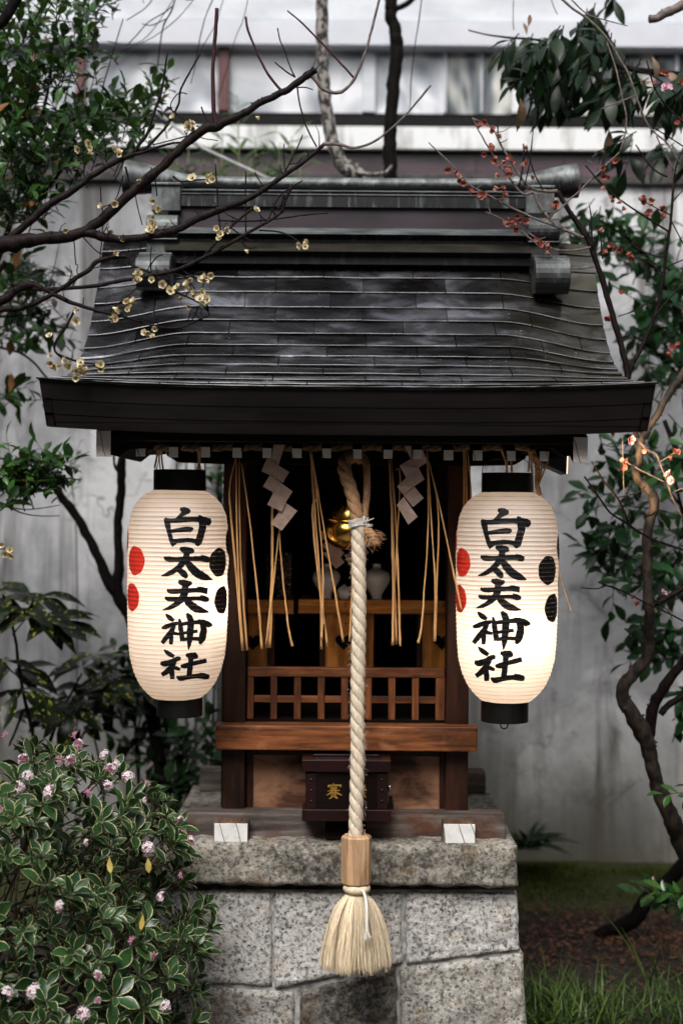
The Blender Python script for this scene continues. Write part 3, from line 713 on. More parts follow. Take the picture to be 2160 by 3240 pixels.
rl('ridge_ledge', [(ft[3] + .03, 722), (ft[3], 734), (ft[3], 741), (Yr, 741), (Yr, 722)], lip)
rl('ridge_step', [(ft[4], 741), (ft[4], 766), (Yr, 766), (Yr, 741)], dblk)
rl('ridge_ledge', [(ft[5] + .05, 766), (ft[5], 791), (ft[5], 796), (Yr, 796), (Yr, 766)], oliv)
rl('ridge_step', [(ft[6], 796), (ft[6], 836), (Yr, 856), (Yr, 796)], dblk)
# round ridge cap with flared upturned ends
def rc(u):
    a = abs(u); f = ss((a - .62) / .38)
    return Vector((SX + .008 + u * .668, Yr, Zc(583, Yr) + .016 * a ** 4)), .0185 + .032 * f ** 1.3
N_ = 80; b_ = MB(); pts = [rc(-1 + 2 * i / N_) for i in range(N_ + 1)]
b_.tube([p for p, r_ in pts], [r_ for p, r_ in pts], 20, caps=False); b_.tube([p for p, r_ in pts], [r_ * .88 for p, r_ in pts], 20, caps=True)
b_.build('ridge_cap', pat, sh, smooth=True)
for x0, x1, sg in ((1656, 1748, 1), (562, 470, -1)):
    e = MB(); k = S(Yr - .1)
    def xx(px): return (px - 1080) / k
    def bb(a, b2, py0, py1, Y, Y1): 
        xa, xb = sorted((xx(a), xx(b2))); e.box(xa, xb, Y, Y1, Zc(py1, Y), Zc(py0, Y))
    def roll(a, b2, pyc, r_, Y, m=0, sq=1.0):
        xa, xb = sorted((xx(a), xx(b2))); z = Zc(pyc, Y); vs = []; n = 24
        prof_ = [(math.cos(2 * math.pi * i / n) * r_, math.sin(2 * math.pi * i / n) * r_ * sq) for i in range(n)]
        e.extr_x([(Y + r_ + p_[0], z + p_[1]) for p_ in prof_], xa, xb)
    bb(x0, x1, 588, 672, Yr - .085, Yr); bb(x0 - 2 * sg, x1 + 2 * sg, 580, 590, Yr - .092, Yr)
    roll(x0 + 4 * sg, x1 + 12 * sg, 718, .037, Yr - .125); bb(x0 + 3 * sg, x1 + 14 * sg, 757, 763, Yr - .125, Yr); bb(x0 + 5 * sg, x1 + 12 * sg, 763, 812, Yr - .11, Yr)
    roll(x0 + 12 * sg, x1 + 28 * sg, 858, .052, Yr - .235, sq=1.0); bb(x0 + 12 * sg, x1 + 26 * sg, 803, 850, Yr - .185, Yr)
    e.build('ridge_end', pat2, sh, smooth=False, bevel=.003)
# floodlight under the right eave (lit, it warms the plum trunk)
fl = thing('floodlight', 'black floodlight under the right end of the eave', 'lamp', P(1740, 1462, -.02))
b_ = MB(); a, b2, c_, d_ = P(1690, 1452, -.02), P(1786, 1440, -.02), P(1784, 1503, -.02), P(1712, 1470, -.02)
b_.prism([(a.x, a.z), (d_.x, d_.z), (c_.x, c_.z), (b2.x, b2.z)], -.06, .03); b_.build('housing', simple('black_metal', (.006, .006, .006), (.015, .014, .014), 30, .45), fl, bevel=.003)
b_ = MB(); q1, q2 = P(1790, 1430, -.02), P(1788, 1500, -.02)
b_.prism([(q1.x, q1.z), (q1.x - .004, q1.z), (q2.x - .004, q2.z), (q2.x, q2.z)], -.055, .025)
m, nt, nd, lk, bs = newmat('lamp_glass'); bs.inputs['Emission Color'].default_value = (1, .78, .5, 1); bs.inputs['Emission Strength'].default_value = 1.2; bs.inputs['Base Color'].default_value = (.8, .7, .55, 1)
b_.build('lamp_glass', m, fl, bevel=.001)
b_ = MB(); b_.box(a.x + .03, a.x + .045, -.02, -.005, a.z - .01, a.z + .06); b_.build('mount', W_blk, fl)
ld = bpy.data.lights.new('floodlight_beam', 'SPOT'); ld.energy = 32; ld.color = (1, .66, .36); ld.spot_size = rad(52); ld.spot_blend = .8; ld.shadow_soft_size = .03
lo_ = bpy.data.objects.new('floodlight_beam', ld); scene.collection.objects.link(lo_); lo_.location = (q1.x + .012, -.02, (q1.z + q2.z) / 2)
lo_.rotation_euler = (P(2040, 1450, .30) - Vector(lo_.location)).to_track_quat('-Z', 'Y').to_euler()
# ------------------------------------------------------------ paper lanterns
def papermat():
    m, nt, nd, lk, b = newmat('lantern_paper')
    f = nz(nd, lk, (25, 25, 60), 5, .6); r = ramp(nd, [(.3, (.82, .77, .73)), (.7, (.90, .87, .84))]); lk.new(f, r.inputs[0])
    lk.new(r.outputs[0], b.inputs['Base Color']); b.inputs['Roughness'].default_value = .6
    bump(nd, lk, b, nz(nd, lk, (40, 40, 160), 3), .35, .001)
    tr = nd.new('ShaderNodeBsdfTranslucent'); f2 = nz(nd, lk, (30, 30, 30), 5, .6); r2 = ramp(nd, [(.3, (.95, .83, .72)), (.7, (1.0, .92, .84))]); lk.new(f2, r2.inputs[0]); lk.new(r2.outputs[0], tr.inputs[0])
    mx = nd.new('ShaderNodeMixShader'); mx.inputs[0].default_value = .55; lk.new(b.outputs[0], mx.inputs[1]); lk.new(tr.outputs[0], mx.inputs[2]); lk.new(mx.outputs[0], nd['Material Output'].inputs[0]); return m
PAPER = papermat()
INK = simple('ink', (.004, .004, .0045), (.012, .0115, .013), 90, .5, bstr=.3, spec=.15)
REDP = simple('red_paint', (.62, .02, .012), (.80, .04, .02), 60, .5, bstr=.2)
LACQ = simple('black_lacquer', (.003, .003, .003), (.007, .0065, .006), (90, 90, 6), .4, bstr=.15, spec=.25)
RIBM = simple('rib', (.22, .12, .06), (.34, .20, .12), 40, .6)
# profile: fraction down the body (0 top .. 1 bottom) -> radius fraction
LP = [(0, .50), (.012, .60), (.035, .74), (.07, .86), (.12, .945), (.19, .985), (.28, 1.0), (.45, .995), (.6, .985), (.72, .965), (.80, .935), (.87, .86), (.925, .76), (.965, .64), (.99, .53), (1, .47)]
RIBN = 48
# brush strokes: (x, y, width) in the lantern's own lettering grid
KAN = [
 ((295, 320, 760, 690), [[(452, 332, 22), (490, 345, 50), (530, 362, 52), (545, 375, 18)], [(500, 360, 50), (462, 395, 34), (412, 430, 12)],
   [(303, 425, 22), (325, 470, 46), (345, 560, 36), (370, 640, 38), (398, 682, 46)], [(300, 440, 40), (370, 448, 36), (480, 438, 42), (600, 434, 40), (690, 446, 60), (740, 462, 58), (758, 468, 14)],
   [(632, 396, 12), (660, 430, 50), (672, 500, 60), (655, 580, 56), (632, 650, 56), (610, 684, 24)], [(355, 548, 30), (420, 540, 34), (500, 530, 42), (560, 530, 40), (578, 538, 18)], [(375, 648, 36), (480, 634, 38), (560, 634, 36), (640, 655, 42)]]),
 ((265, 665, 715, 980), [[(432, 675, 22), (470, 690, 52), (530, 700, 48), (556, 716, 14)], [(495, 690, 50), (488, 760, 50), (460, 815, 48), (400, 880, 42), (330, 925, 34), (268, 945, 8)],
   [(292, 762, 16), (330, 780, 44), (400, 785, 38), (520, 778, 40), (620, 778, 44), (680, 788, 44), (700, 792, 16)], [(618, 745, 10), (650, 770, 40), (695, 785, 30)],
   [(480, 790, 30), (520, 845, 56), (580, 915, 66), (650, 955, 56), (718, 982, 8)], [(395, 872, 30), (435, 895, 46), (475, 935, 50), (492, 966, 22)]]),
 ((250, 980, 670, 1265), [[(392, 985, 20), (430, 1000, 48), (480, 1008, 46), (516, 998, 18)], [(455, 1000, 46), (450, 1080, 56), (430, 1135, 54), (380, 1185, 42), (320, 1222, 32), (250, 1246, 8)],
   [(290, 1062, 16), (330, 1078, 38), (440, 1074, 36), (560, 1066, 36), (655, 1076, 44)], [(562, 1038, 8), (600, 1055, 34), (655, 1068, 30)], [(272, 1130, 16), (310, 1146, 36), (420, 1146, 34), (560, 1140, 32), (640, 1150, 42), (668, 1160, 16)], [(590, 1112, 8), (620, 1132, 32), (665, 1150, 24)],
   [(452, 1140, 36), (490, 1185, 54), (550, 1230, 60), (610, 1250, 40), (668, 1264, 8)]]),
 ((210, 1275, 740, 1635), [[(266, 1282, 12), (290, 1308, 36), (325, 1335, 40), (352, 1348, 22)], [(220, 1422, 18), (260, 1412, 40), (320, 1390, 38), (380, 1376, 32), (400, 1372, 14)],
   [(352, 1395, 36), (325, 1450, 42), (270, 1515, 42), (225, 1572, 34)], [(318, 1450, 36), (322, 1520, 38), (318, 1585, 30)], [(315, 1452, 26), (350, 1472, 32), (405, 1484, 22)],
   [(406, 1328, 12), (418, 1390, 40), (428, 1470, 42), (442, 1550, 44)], [(400, 1392, 30), (480, 1376, 34), (580, 1366, 36), (660, 1366, 48), (730, 1395, 46), (742, 1408, 14)],
   [(608, 1338, 10), (650, 1375, 50), (664, 1440, 56), (648, 1520, 60), (622, 1580, 24)], [(420, 1474, 26), (500, 1466, 28), (600, 1452, 30)], [(440, 1538, 30), (530, 1528, 30), (640, 1532, 34)],
   [(486, 1276, 20), (510, 1310, 50), (530, 1360, 54), (522, 1450, 58), (514, 1550, 46), (504, 1636, 8)]]),
 ((235, 1605, 700, 1935), [[(270, 1606, 10), (295, 1632, 32), (330, 1660, 40), (366, 1682, 26)], [(236, 1748, 26), (280, 1758, 52), (340, 1735, 40), (400, 1705, 40), (430, 1706, 26)],
   [(372, 1730, 40), (345, 1785, 46), (300, 1840, 46), (248, 1880, 34)], [(335, 1795, 40), (345, 1860, 46), (350, 1926, 36)], [(345, 1798, 24), (385, 1806, 34), (424, 1822, 22)],
   [(428, 1786, 22), (470, 1782, 44), (540, 1758, 38), (620, 1738, 40), (675, 1724, 36)], [(476, 1662, 22), (520, 1672, 52), (575, 1672, 52), (592, 1668, 20)], [(525, 1675, 50), (525, 1740, 44), (515, 1820, 46), (508, 1890, 44)],
   [(388, 1894, 14), (425, 1916, 46), (480, 1908, 40), (580, 1892, 40), (660, 1896, 50), (700, 1908, 30)], [(610, 1858, 8), (640, 1880, 36), (696, 1895, 30)]])]
ZL, ZR = zm(380, 1500, .3403), zm(1420, 1500, .3402)
def lantern(label, cxpx, ytop, ybot, hwpx, capT, capB, boxes, zc, dots, hot, Y=0.0, power=1.0, tilt=0):
    """capT/capB: (x0, x1, y0, y1) photo pixels of the lacquered end rings"""
    c = P(cxpx, (ytop + ybot) / 2, Y); k = 1 / S(Y); H = (ybot - ytop) * k; R_ = hwpx * k * .9985; zt = c.z + H / 2
    t = thing('paper_lantern', label, 'lantern', (c.x, c.y, zt), 'pair of paper lanterns under the eave')
    def rad_(z, ribs=True):
        s = (zt - z) / H; s = max(0, min(1, s))
        for (a, ra), (b, rb) in zip(LP[:-1], LP[1:]):
            if s <= b: r = ra + (rb - ra) * (s - a) / (b - a); break
        r *= R_
        if ribs: ph = (s * RIBN) % 1; r -= .0012 * (1 - abs(2 * ph - 1) ** 2.2) * (1 if .02 < s < .99 else .2)
        return r
    q = MB(); nv = RIBN * 5; nu = 112; vs = []
    for j in range(nv + 1):
        z = zt - H * j / nv; r = rad_(z)
        for i in range(nu):
            a = 2 * math.pi * i / nu; wr = 1 + .0040 * mnoise.noise(Vector((math.cos(a) * 2.3 + c.x * 9, math.sin(a) * 2.3, z * 14))) + .0026 * mnoise.noise(Vector((math.cos(a) * 9, math.sin(a) * 9, z * 120)))
            fac = 1 - .011 * abs(math.cos(a * 4 + .4)) ** 14       # faint panel seams
            vs.append((c.x + r * wr * fac * math.cos(a), c.y + r * wr * fac * math.sin(a), z))
    q.add(vs, [(j * nu + i, (j + 1) * nu + i, (j + 1) * nu + (i + 1) % nu, j * nu + (i + 1) % nu) for j in range(nv) for i in range(nu)])
    q.build('paper_body', PAPER, t, smooth=True)
    q = MB()
    for j in range(1, RIBN):
        z = zt - H * j / RIBN; r = rad_(z, False) + .0001; n = 96; sl = random.uniform(-.0006, .0006)
        pth = [(c.x + r * math.cos(2 * math.pi * i / n), c.y + r * math.sin(2 * math.pi * i / n), z + sl * math.sin(2 * math.pi * i / n)) for i in range(n + 1)]
        q.tube(pth, .00042, 4, caps=False)
    q.build('rib_hoops', RIBM, t)
    def onto(px, py, off):
        X = 0; yf = Y - R_
        for _ in range(4):
            p = P(px, py, yf); r = rad_(p.z) + off; dx = p.x - c.x
            dx = max(-r * .9999, min(r * .9999, dx)); yf = c.y - math.sqrt(r * r - dx * dx)
        return Vector((c.x + dx, yf, p.z))
    def onto2(px, py, off):         # exact placement on the curved paper, resampled with the hoops' relief
        return onto(px, py, off)
    # lettering
    q = MB(); lay = 0
    for (bx, strokes), nb in zip(KAN, boxes):
        for st in strokes:
            lay += 1; off = .0007 + .00012 * (lay % 5)
            sc = (nb[3] - nb[1]) / (bx[3] - bx[1]); scx = (nb[2] - nb[0]) / (bx[2] - bx[0])
            pts = [(nb[0] + (x - bx[0]) * scx, nb[1] + (y - bx[1]) * sc, w * (sc + scx) / 2) for x, y, w in st]
            sp = smooth_path(pts, 12); n = len(sp); L_, R2, M_ = [], [], []
            for i in range(n):
                x, y, w = sp[i]; a = sp[max(0, i - 1)]; b = sp[min(n - 1, i + 1)]; dx, dy = b[0] - a[0], b[1] - a[1]; l = math.hypot(dx, dy) or 1
                nx, ny = -dy / l, dx / l; w = max(3, w) * 1.2; jt = 1 + .14 * mnoise.noise(Vector((x * .05, y * .05, lay)))
                L_.append((x + nx * w / 2 * jt, y + ny * w / 2 * jt)); jt = 1 + .14 * mnoise.noise(Vector((x * .05, y * .05, lay + 50)))
                R2.append((x - nx * w / 2 * jt, y - ny * w / 2 * jt))
            K = 6; vs = []
            for a, b in zip(L_, R2):
                for k_ in range(K + 1): vs.append(onto(*zc(lerp(a[0], b[0], k_ / K), lerp(a[1], b[1], k_ / K)), off))
            q.add(vs, [(i * (K + 1) + j, i * (K + 1) + j + 1, (i + 1) * (K + 1) + j + 1, (i + 1) * (K + 1) + j) for i in range(n - 1) for j in range(K)])
    q.build('brush_lettering', INK, t)
    # plum crest discs
    for nm, mt, lst in (('red_crest', REDP, dots[0]), ('black_crest', INK, dots[1])):
        q = MB()
        for (th, py, rr_) in lst:
            z0 = Zc(zc(0, py)[1], Y - R_ * math.cos(rad(th)) ); z0 += (zc(0, 0)[0] - 1080) * k * SA * 0
            vs = []; NR_, NA = 9, 40; ra = rr_
            for i in range(NR_ + 1):
                for j in range(NA):
                    a = 2 * math.pi * j / NA; rr2 = ra * i / NR_ * (1 + .02 * math.sin(a * 7 + th)); z = z0 + rr2 * math.sin(a); r = rad_(z) + .0007
                    az = rad(th) + rr2 * math.cos(a) / R_
                    vs.append((c.x + r * math.sin(az), c.y - r * math.cos(az), z))
            q.add(vs, [(i * NA + j, i * NA + (j + 1) % NA, (i + 1) * NA + (j + 1) % NA, (i + 1) * NA + j) for i in range(NR_) for j in range(NA)])
        q.build(nm, mt, t)
    # lacquered end rings
    for nm, (x0, x1, y0, y1) in (('top_ring', capT), ('bottom_ring', capB)):
        cc = P((x0 + x1) / 2, (y0 + y1) / 2, Y); r = (x1 - x0) / 2 * k; hh = (y1 - y0) / 2 * k
        q = MB(); q.lathe([(r * .93, -hh), (r, -hh), (r * 1.006, -hh + .002), (r * 1.0, hh - .002), (r * 1.005, hh), (r * .95, hh), (r * .93, -hh)], (cc.x, c.y, cc.z), 56)
        if nm == 'bottom_ring': q.lathe([(.0005, -hh * .6), (r * .94, -hh * .6)], (cc.x, c.y, cc.z), 56)
        q.build(nm, LACQ, t, smooth=False)
    bl = bpy.data.lights.new('lantern_bulb_light', 'POINT'); bl.energy = power; bl.color = (1, .83, .66); bl.shadow_soft_size = .04
    lo = bpy.data.objects.new('lantern_bulb_light', bl); scene.collection.objects.link(lo); lo.location = hot
    return t, c, rad_
def ang(off): return math.degrees(math.asin(max(-1, min(1, off))))
WIRE = simple('wire', (.02, .02, .02), (.08, .075, .07), 40, .4, metallic=.8)
Lb = [(410, 310, 850, 670), (380, 680, 856, 980), (395, 990, 830, 1285), (378, 1293, 845, 1632), (375, 1632, 830, 1915)]
Rb = [k_[0] for k_ in KAN]
h1 = P(655, 1925, 0); lanL, cL, rL = lantern('left paper lantern lit off centre, red crest spots on its left edge', 563, 1551, 2207, 161, (487, 651, 1487, 1553), (497, 641, 2203, 2263), Lb, ZL,
    ([(-49, 820, .0375), (-57, 1160, .0365), (-84, 640, .0375), (-90, 950, .0375)], [(59, 830, .0375), (67, 1180, .0365), (90, 640, .0375), (96, 960, .0375)]), (h1.x + .008, -.02, h1.z + .015), power=.9)
h2 = P(1612, 1985, 0); lanR, cR, rR = lantern('right paper lantern with two large black spots and a ring below', 1602, 1558, 2216, 163.5, (1523, 1685, 1497, 1560), (1521, 1670, 2213, 2281), Rb, ZR,
    ([(-66, 812, .0375), (-72, 1150, .0365), (-98, 650, .0375)], [(45, 880, .0375), (55, 1230, .0370), (80, 670, .0375), (83, 1000, .0290)]), (h2.x, -.035, h2.z - .01), power=.9)
q = MB()
q.tube([P(x, y, z) for x, y, z in smooth_path([(1524, 1545, -.066), (1526, 1480, -.06), (1540, 1460, -.05), (1575, 1453, -.04), (1640, 1453, -.03), (1668, 1462, -.02), (1683, 1500, -.01), (1686, 1550, -.0)], 5)], .0011, 6)
q.build('handle_wire', WIRE, lanR)
q = MB(); q.tube([P(1594 + 11.5 * math.cos(a * .2618), 2293 + 13 * math.sin(a * .2618), -.02) for a in range(25)], .0018, 6, caps=False); q.build('pull_ring', LACQ, lanR)
q = MB()
q.tube([P(x, y, z) for x, y, z in smooth_path([(489, 1545, -.066), (491, 1487, -.06), (497, 1455, -.03), (505, 1415, .0)], 5)], .0009, 5); q.build('handle_wire', WIRE, lanL); q = MB()
q.tube([P(x, y, z) for x, y, z in smooth_path([(652, 1548, -.01), (649, 1487, -.01), (646, 1460, 0), (636, 1440, .01)], 5)], .0009, 5)
q.build('handle_wire', WIRE, lanL)

# ------------------------------------------------------------ bell rope
def fibre(name, c1, c2, sc=(260, 260, 40), rough=.75, bs=.6):
    return simple(name, c1, c2, sc, rough, bstr=bs, bdist=.0008, lo=.3, hi=.7)
ROPE = fibre('rope_fibre', (.48, .38, .27), (.74, .65, .52), (230, 230, 60)); ROPE_SHADED = fibre('rope_fibre_shaded', (.24, .12, .055), (.46, .27, .14), (200, 200, 60))  # upper rope: eave shade and warm lantern light put into its browner colour
STRW = simple('straw', (.42, .20, .065), (.72, .42, .18), (300, 300, 8), .5, bstr=.3, bdist=.0006)
def strand_rope(q, path, R_, pitch, phase=0, n=3, sides=14, steps=None, hand=1, rs=.56):
    """n-strand laid rope along path; strands are helices round the path"""
    path = [Vector(p) for p in path]; L = [0]
    for a, b in zip(path[:-1], path[1:]): L.append(L[-1] + (b - a).length)
    tot = L[-1]; steps = steps or int(tot / pitch * 26) + 4
    Rl = R_ if hasattr(R_, '__len__') else [R_, R_]
    pts = []; j = 0; up = Vector((0, -1, 0))
    for i in range(steps + 1):
        s = tot * i / steps
        while j < len(L) - 2 and L[j + 1] < s: j += 1
        f = (s - L[j]) / max(1e-9, L[j + 1] - L[j]); p = path[j].lerp(path[j + 1], f)
        t = (path[min(j + 2, len(path) - 1)] - path[max(j - 1, 0)]).normalized(); u = (up - t * up.dot(t)).normalized(); up = u
        pts.append((p, t, u, t.cross(u), s))
    for m_ in range(n):
        hel = []; rr_ = []
        for p, t, u, w, s in pts:
            R0 = lerp(Rl[0], Rl[1], s / tot); a = hand * 2 * math.pi * s / pitch + phase + 2 * math.pi * m_ / n
            hel.append(p + (u * math.cos(a) + w * math.sin(a)) * R0 * (1 - rs)); rr_.append(R0 * rs * 1.02)
        vs = []
        for i, h in enumerate(hel):
            tt = (hel[min(i + 1, len(hel) - 1)] - hel[max(i - 1, 0)]).normalized(); p, t, u, w, s = pts[i]
            o = (h - p).normalized(); o = (o - tt * o.dot(tt)).normalized(); b2 = tt.cross(o)
            for k in range(sides):
                a = 2 * math.pi * k / sides; tw = .028 * abs(math.sin(a * 7 + s * 520))
                vs.append(h + (o * math.cos(a) * .95 + b2 * math.sin(a) * 1.08) * rr_[i] * (1 - tw))
        q.add(vs, [(i * sides + k, i * sides + (k + 1) % sides, (i + 1) * sides + (k + 1) % sides, (i + 1) * sides + k) for i in range(len(hel) - 1) for k in range(sides)])
YRp = -.12
zz = zm(980, 1400, .1786)
br = thing('bell_rope', 'thick white twisted bell rope with wooden grip and tassel hanging at centre', 'rope', P(1128, 2640, YRp))
q = MB()
main = [(1133, 1655), (1134, 1750), (1136, 1900), (1134, 2050), (1131, 2200), (1131, 2400), (1127, 2550), (1124, 2650)]
rp = [P(x, y, YRp) for x, y in smooth_path(main, 6)]
strand_rope(q, rp, .0195, .098, .4, hand=-1)
q.build('rope', ROPE, br, smooth=True)
q = MB(); rf_ = random.Random(12)
for i in range(420):
    p = P(1131, rf_.uniform(1660, 2640), YRp)
    a = rf_.uniform(0, 6.28); o = Vector((math.cos(a), math.sin(a) * .9, 0)); s0 = p + o * .0185; l = rf_.uniform(.004, .013) * (1.8 if rf_.random() < .08 else 1)
    d = (o * rf_.uniform(.2, .9) + Vector((rf_.gauss(0, .4), rf_.gauss(0, .4), rf_.gauss(-.2, .8)))).normalized(); q.tube([s0, s0 + d * l * .5, s0 + d * l + Vector((0, 0, -.3 * l))], [.00035, .0003, .00015], 3, caps=False)
tag(q.build('loose_fibres', ROPE, br), kind='stuff')
q = MB()
up_ = [(1133, 1658, YRp), (1122, 1600, YRp + .002), (1108, 1545, YRp + .01), (1092, 1500, YRp + .02), (1088, 1475, YRp + .03), (1094, 1455, YRp + .045), (1112, 1445, YRp + .065), (1130, 1444, YRp + .09), (1145, 1450, YRp + .11)]
strand_rope(q, [P(*p) for p in smooth_path(up_, 6)], .0185, .092, .2, hand=-1)
q.build('rope_loop', ROPE_SHADED, br, smooth=True)
q = MB()
th = [(1140, 1452, YRp + .075), (1156, 1462, YRp + .05), (1160, 1500, YRp + .03), (1160, 1560, YRp + .025), (1155, 1610, YRp + .02), (1150, 1650, YRp + .01)]
strand_rope(q, [P(*p) for p in smooth_path(th, 6)], .0098, .030, 0, hand=-1, sides=8)
q.build('tail_rope', ROPE_SHADED, br, smooth=True)
# white binding
q = MB()
for i in range(7):
    y = 1643 + i * 3.4; pth = []
    for a in range(25):
        an = 2 * math.pi * a / 24; c0 = P(1130, y, YRp)
        pth.append((c0.x + .0225 * math.cos(an), c0.y + .0215 * math.sin(an), c0.z + .004 * math.cos(an) + .0008 * math.sin(an * 3 + i)))
    q.tube(pth, .0014, 6, caps=False)
for (x0, y0, x1, y1) in ((1148, 1635, 1160, 1668), (1152, 1632, 1150, 1668), (1165, 1638, 1150, 1662), (1150, 1655, 1182, 1640), (1150, 1662, 1178, 1660), (1156, 1668, 1178, 1664)):
    a, b = P(x0, y0, YRp - .016), P(x1, y1, YRp - .014); q.tube([a, (a + b) / 2 + Vector((0, -.006, .001)), b], .0014, 6)
q.build('cord_binding', fibre('cord', (.5, .47, .44), (.7, .67, .63)), br, smooth=True)
# frayed tail end
q = MB(); rr = random.Random(3)
strand_rope(q, [P(*p) for p in smooth_path([(1152, 1660, YRp), (1165, 1682, YRp - .01), (1180, 1702, YRp - .012), (1188, 1718, YRp - .012)], 5)], [.012, .015], .028, 0, hand=-1, sides=8, rs=.5)
for i in range(260):
    a = P(1180 + rr.gauss(0, 8), 1700 + rr.gauss(0, 8), YRp - .012 + rr.gauss(0, .006)); an = rr.uniform(-.7, 1.9)
    d = Vector((math.sin(an), rr.uniform(-.6, .5), -math.cos(an) * .9)).normalized(); l = rr.uniform(.010, .028); s_ = d.orthogonal() * rr.uniform(-.006, .006)
    q.tube([a, a + d * l * .5 + s_, a + d * l + s_ * .3], [.0009, .0007, .0003], 3, caps=False)
q.build('frayed_end', ROPE_SHADED, br, smooth=True)
# octagonal wooden grip
wg = wood('grip_wood', (.42, .24, .12), (.66, .43, .26), 'z', 26, .5, bstr=.15)
cg = P(1127, 2718, YRp); q = MB(); k = 1 / S(YRp)
def octa(r): return [(r * math.cos(rad(8 + 45 * i)) * 1.0, r * math.sin(rad(8 + 45 * i)) * .92) for i in range(8)]
R8 = 45 * k / math.cos(rad(22.5)); hh = 76 * k; vs = []
for z, s in ((-hh, .965), (-hh + .003, 1), (hh - .005, 1), (hh - .0035, .97), (hh, .88)):
    vs += [(cg.x + a * s, cg.y + b * s, cg.z + z) for a, b in octa(R8)]
q.add(vs, [(i * 8 + j, i * 8 + (j + 1) % 8, (i + 1) * 8 + (j + 1) % 8, (i + 1) * 8 + j) for i in range(4) for j in range(8)] + [tuple(range(7, -1, -1)), tuple(range(32, 40))])
q.build('wooden_grip', wg, br, bevel=.0006)
# tassel
TAS = fibre('tassel_fibre', (.60, .46, .29), (.86, .74, .55), (420, 420, 12), bs=.3)
q = MB(); ct = P(1128, 2809, YRp)
vs = []; NU, NV = 40, 16
for i in range(NU):
    a = 2 * math.pi * i / NU
    for j in range(NV):
        b = 2 * math.pi * j / NV; rr2 = .012 * (1 - .05 * abs(math.sin(a * 20)))
        R2 = .0235 + rr2 * math.cos(b); vs.append((ct.x + R2 * math.cos(a), ct.y + R2 * math.sin(a), ct.z + rr2 * math.sin(b)))
q.add(vs, [(i * NV + j, ((i + 1) % NU) * NV + j, ((i + 1) % NU) * NV + (j + 1) % NV, i * NV + (j + 1) % NV) for i in range(NU) for j in range(NV)])
q.build('tassel_collar', TAS, br, smooth=True)
q = MB(); tp = P(1128, 2824, YRp); bt = P(1130, 3052, YRp); Ht = tp.z - bt.z
TP = [(0, .024), (.05, .030), (.12, .043), (.25, .058), (.45, .071), (.65, .080), (.85, .087), (1, .089)]
def trad(s):
    for (a, ra), (b, rb) in zip(TP[:-1], TP[1:]):
        if s <= b: return lerp(ra, rb, (s - a) / (b - a))
    return TP[-1][1]
rr = random.Random(9)
cl = [(rr.uniform(0, 6.28), rr.uniform(.6, 1)) for _ in range(46)]
for i in range(2600):
    if i % 3: a0, rf = cl[rr.randrange(len(cl))]; a = a0 + rr.gauss(0, .045); rf = min(1.03, rf + rr.gauss(0, .05) + .1)
    else: a = rr.uniform(0, 6.28); rf = math.sqrt(rr.uniform(.2, 1))
    if math.sin(a) > .75 and rr.random() < .5: continue
    ln = rr.gauss(.985, .035) - .03 * (1 - rf); aj = rr.gauss(0, .05); wv = rr.gauss(0, .0022); ph = rr.uniform(0, 6); pth = []; rd = []
    for j in range(9):
        s = min(1.05, ln * j / 8); r = trad(min(1, s)) * (rf if s > .1 else lerp(1, rf, s / .1)); aa = a + aj * s * s
        x = tp.x + (bt.x - tp.x) * s + r * math.cos(aa) + wv * math.sin(s * 9 + ph) * s; y = tp.y + r * math.sin(aa) * .9 + wv * math.cos(s * 8 + ph) * s
        pth.append((x, y, tp.z - Ht * s)); rd.append(.0009 if j < 8 else .0004)
    q.tube(pth, rd, 3, caps=False)
q.build('tassel', TAS, br, smooth=True)
q = MB()
strand_rope(q, [P(*p) for p in smooth_path([(1146, 2816, YRp - .036), (1155, 2838, YRp - .05), (1160, 2880, YRp - .074), (1160, 2950, YRp - .088)], 6)], .0042, .012, 0, hand=-1, sides=6)
for i in range(40):
    a = P(1160 + rr.gauss(0, 2.5), 2948, YRp - .088); q.tube([a, a + Vector((rr.gauss(0, .006), rr.gauss(-.002, .003), -rr.uniform(.012, .02)))], .0008, 3, caps=False)
q.build('thin_cord', fibre('cord_white', (.6, .57, .5), (.8, .78, .72)), br, smooth=True)

# ------------------------------------------------------------ bell
def brass():
    m, nt, nd, lk, b = newmat('brass'); f = nz(nd, lk, 30, 4); r = ramp(nd, [(.3, (.42, .22, .04)), (.7, (.75, .45, .10))]); lk.new(f, r.inputs[0])
    lk.new(r.outputs[0], b.inputs['Base Color']); b.inputs['Metallic'].default_value = 1; b.inputs['Roughness'].default_value = .2; return m
cb = P(1107, 1655, -.015); be = thing('bell', 'round brass shrine bell hanging behind the thick rope', 'bell', cb)
rot = Matrix.Rotation(rad(7), 3, 'Y'); q = MB()
q.lathe([(.0005, .062), (.018, .061), (.034, .055), (.046, .040), (.053, .022), (.055, .008), (.055, .004)], cb, 40, rot=rot)
q.lathe([(.056, .001), (.062, -.010), (.065, -.024), (.062, -.042), (.052, -.056), (.036, -.066), (.018, -.070), (.0005, -.071)], cb, 40, rot=rot)
BR = brass(); q.build('bell_body', BR, be, smooth=True)
q = MB(); vs = []
for i in range(41):
    a = 2 * math.pi * i / 40; vs.append(Vector(cb) + rot @ Vector((.0605 * math.cos(a), .0605 * math.sin(a), .003)))
q.tube(vs, .0042, 8, caps=False); q.build('bell_rim', BR, be, smooth=True)
q = MB(); q.tube([cb + Vector((0, 0, .06)), cb + Vector((0, 0, .19))], .004, 6); q.build('hanger', WIRE, be)

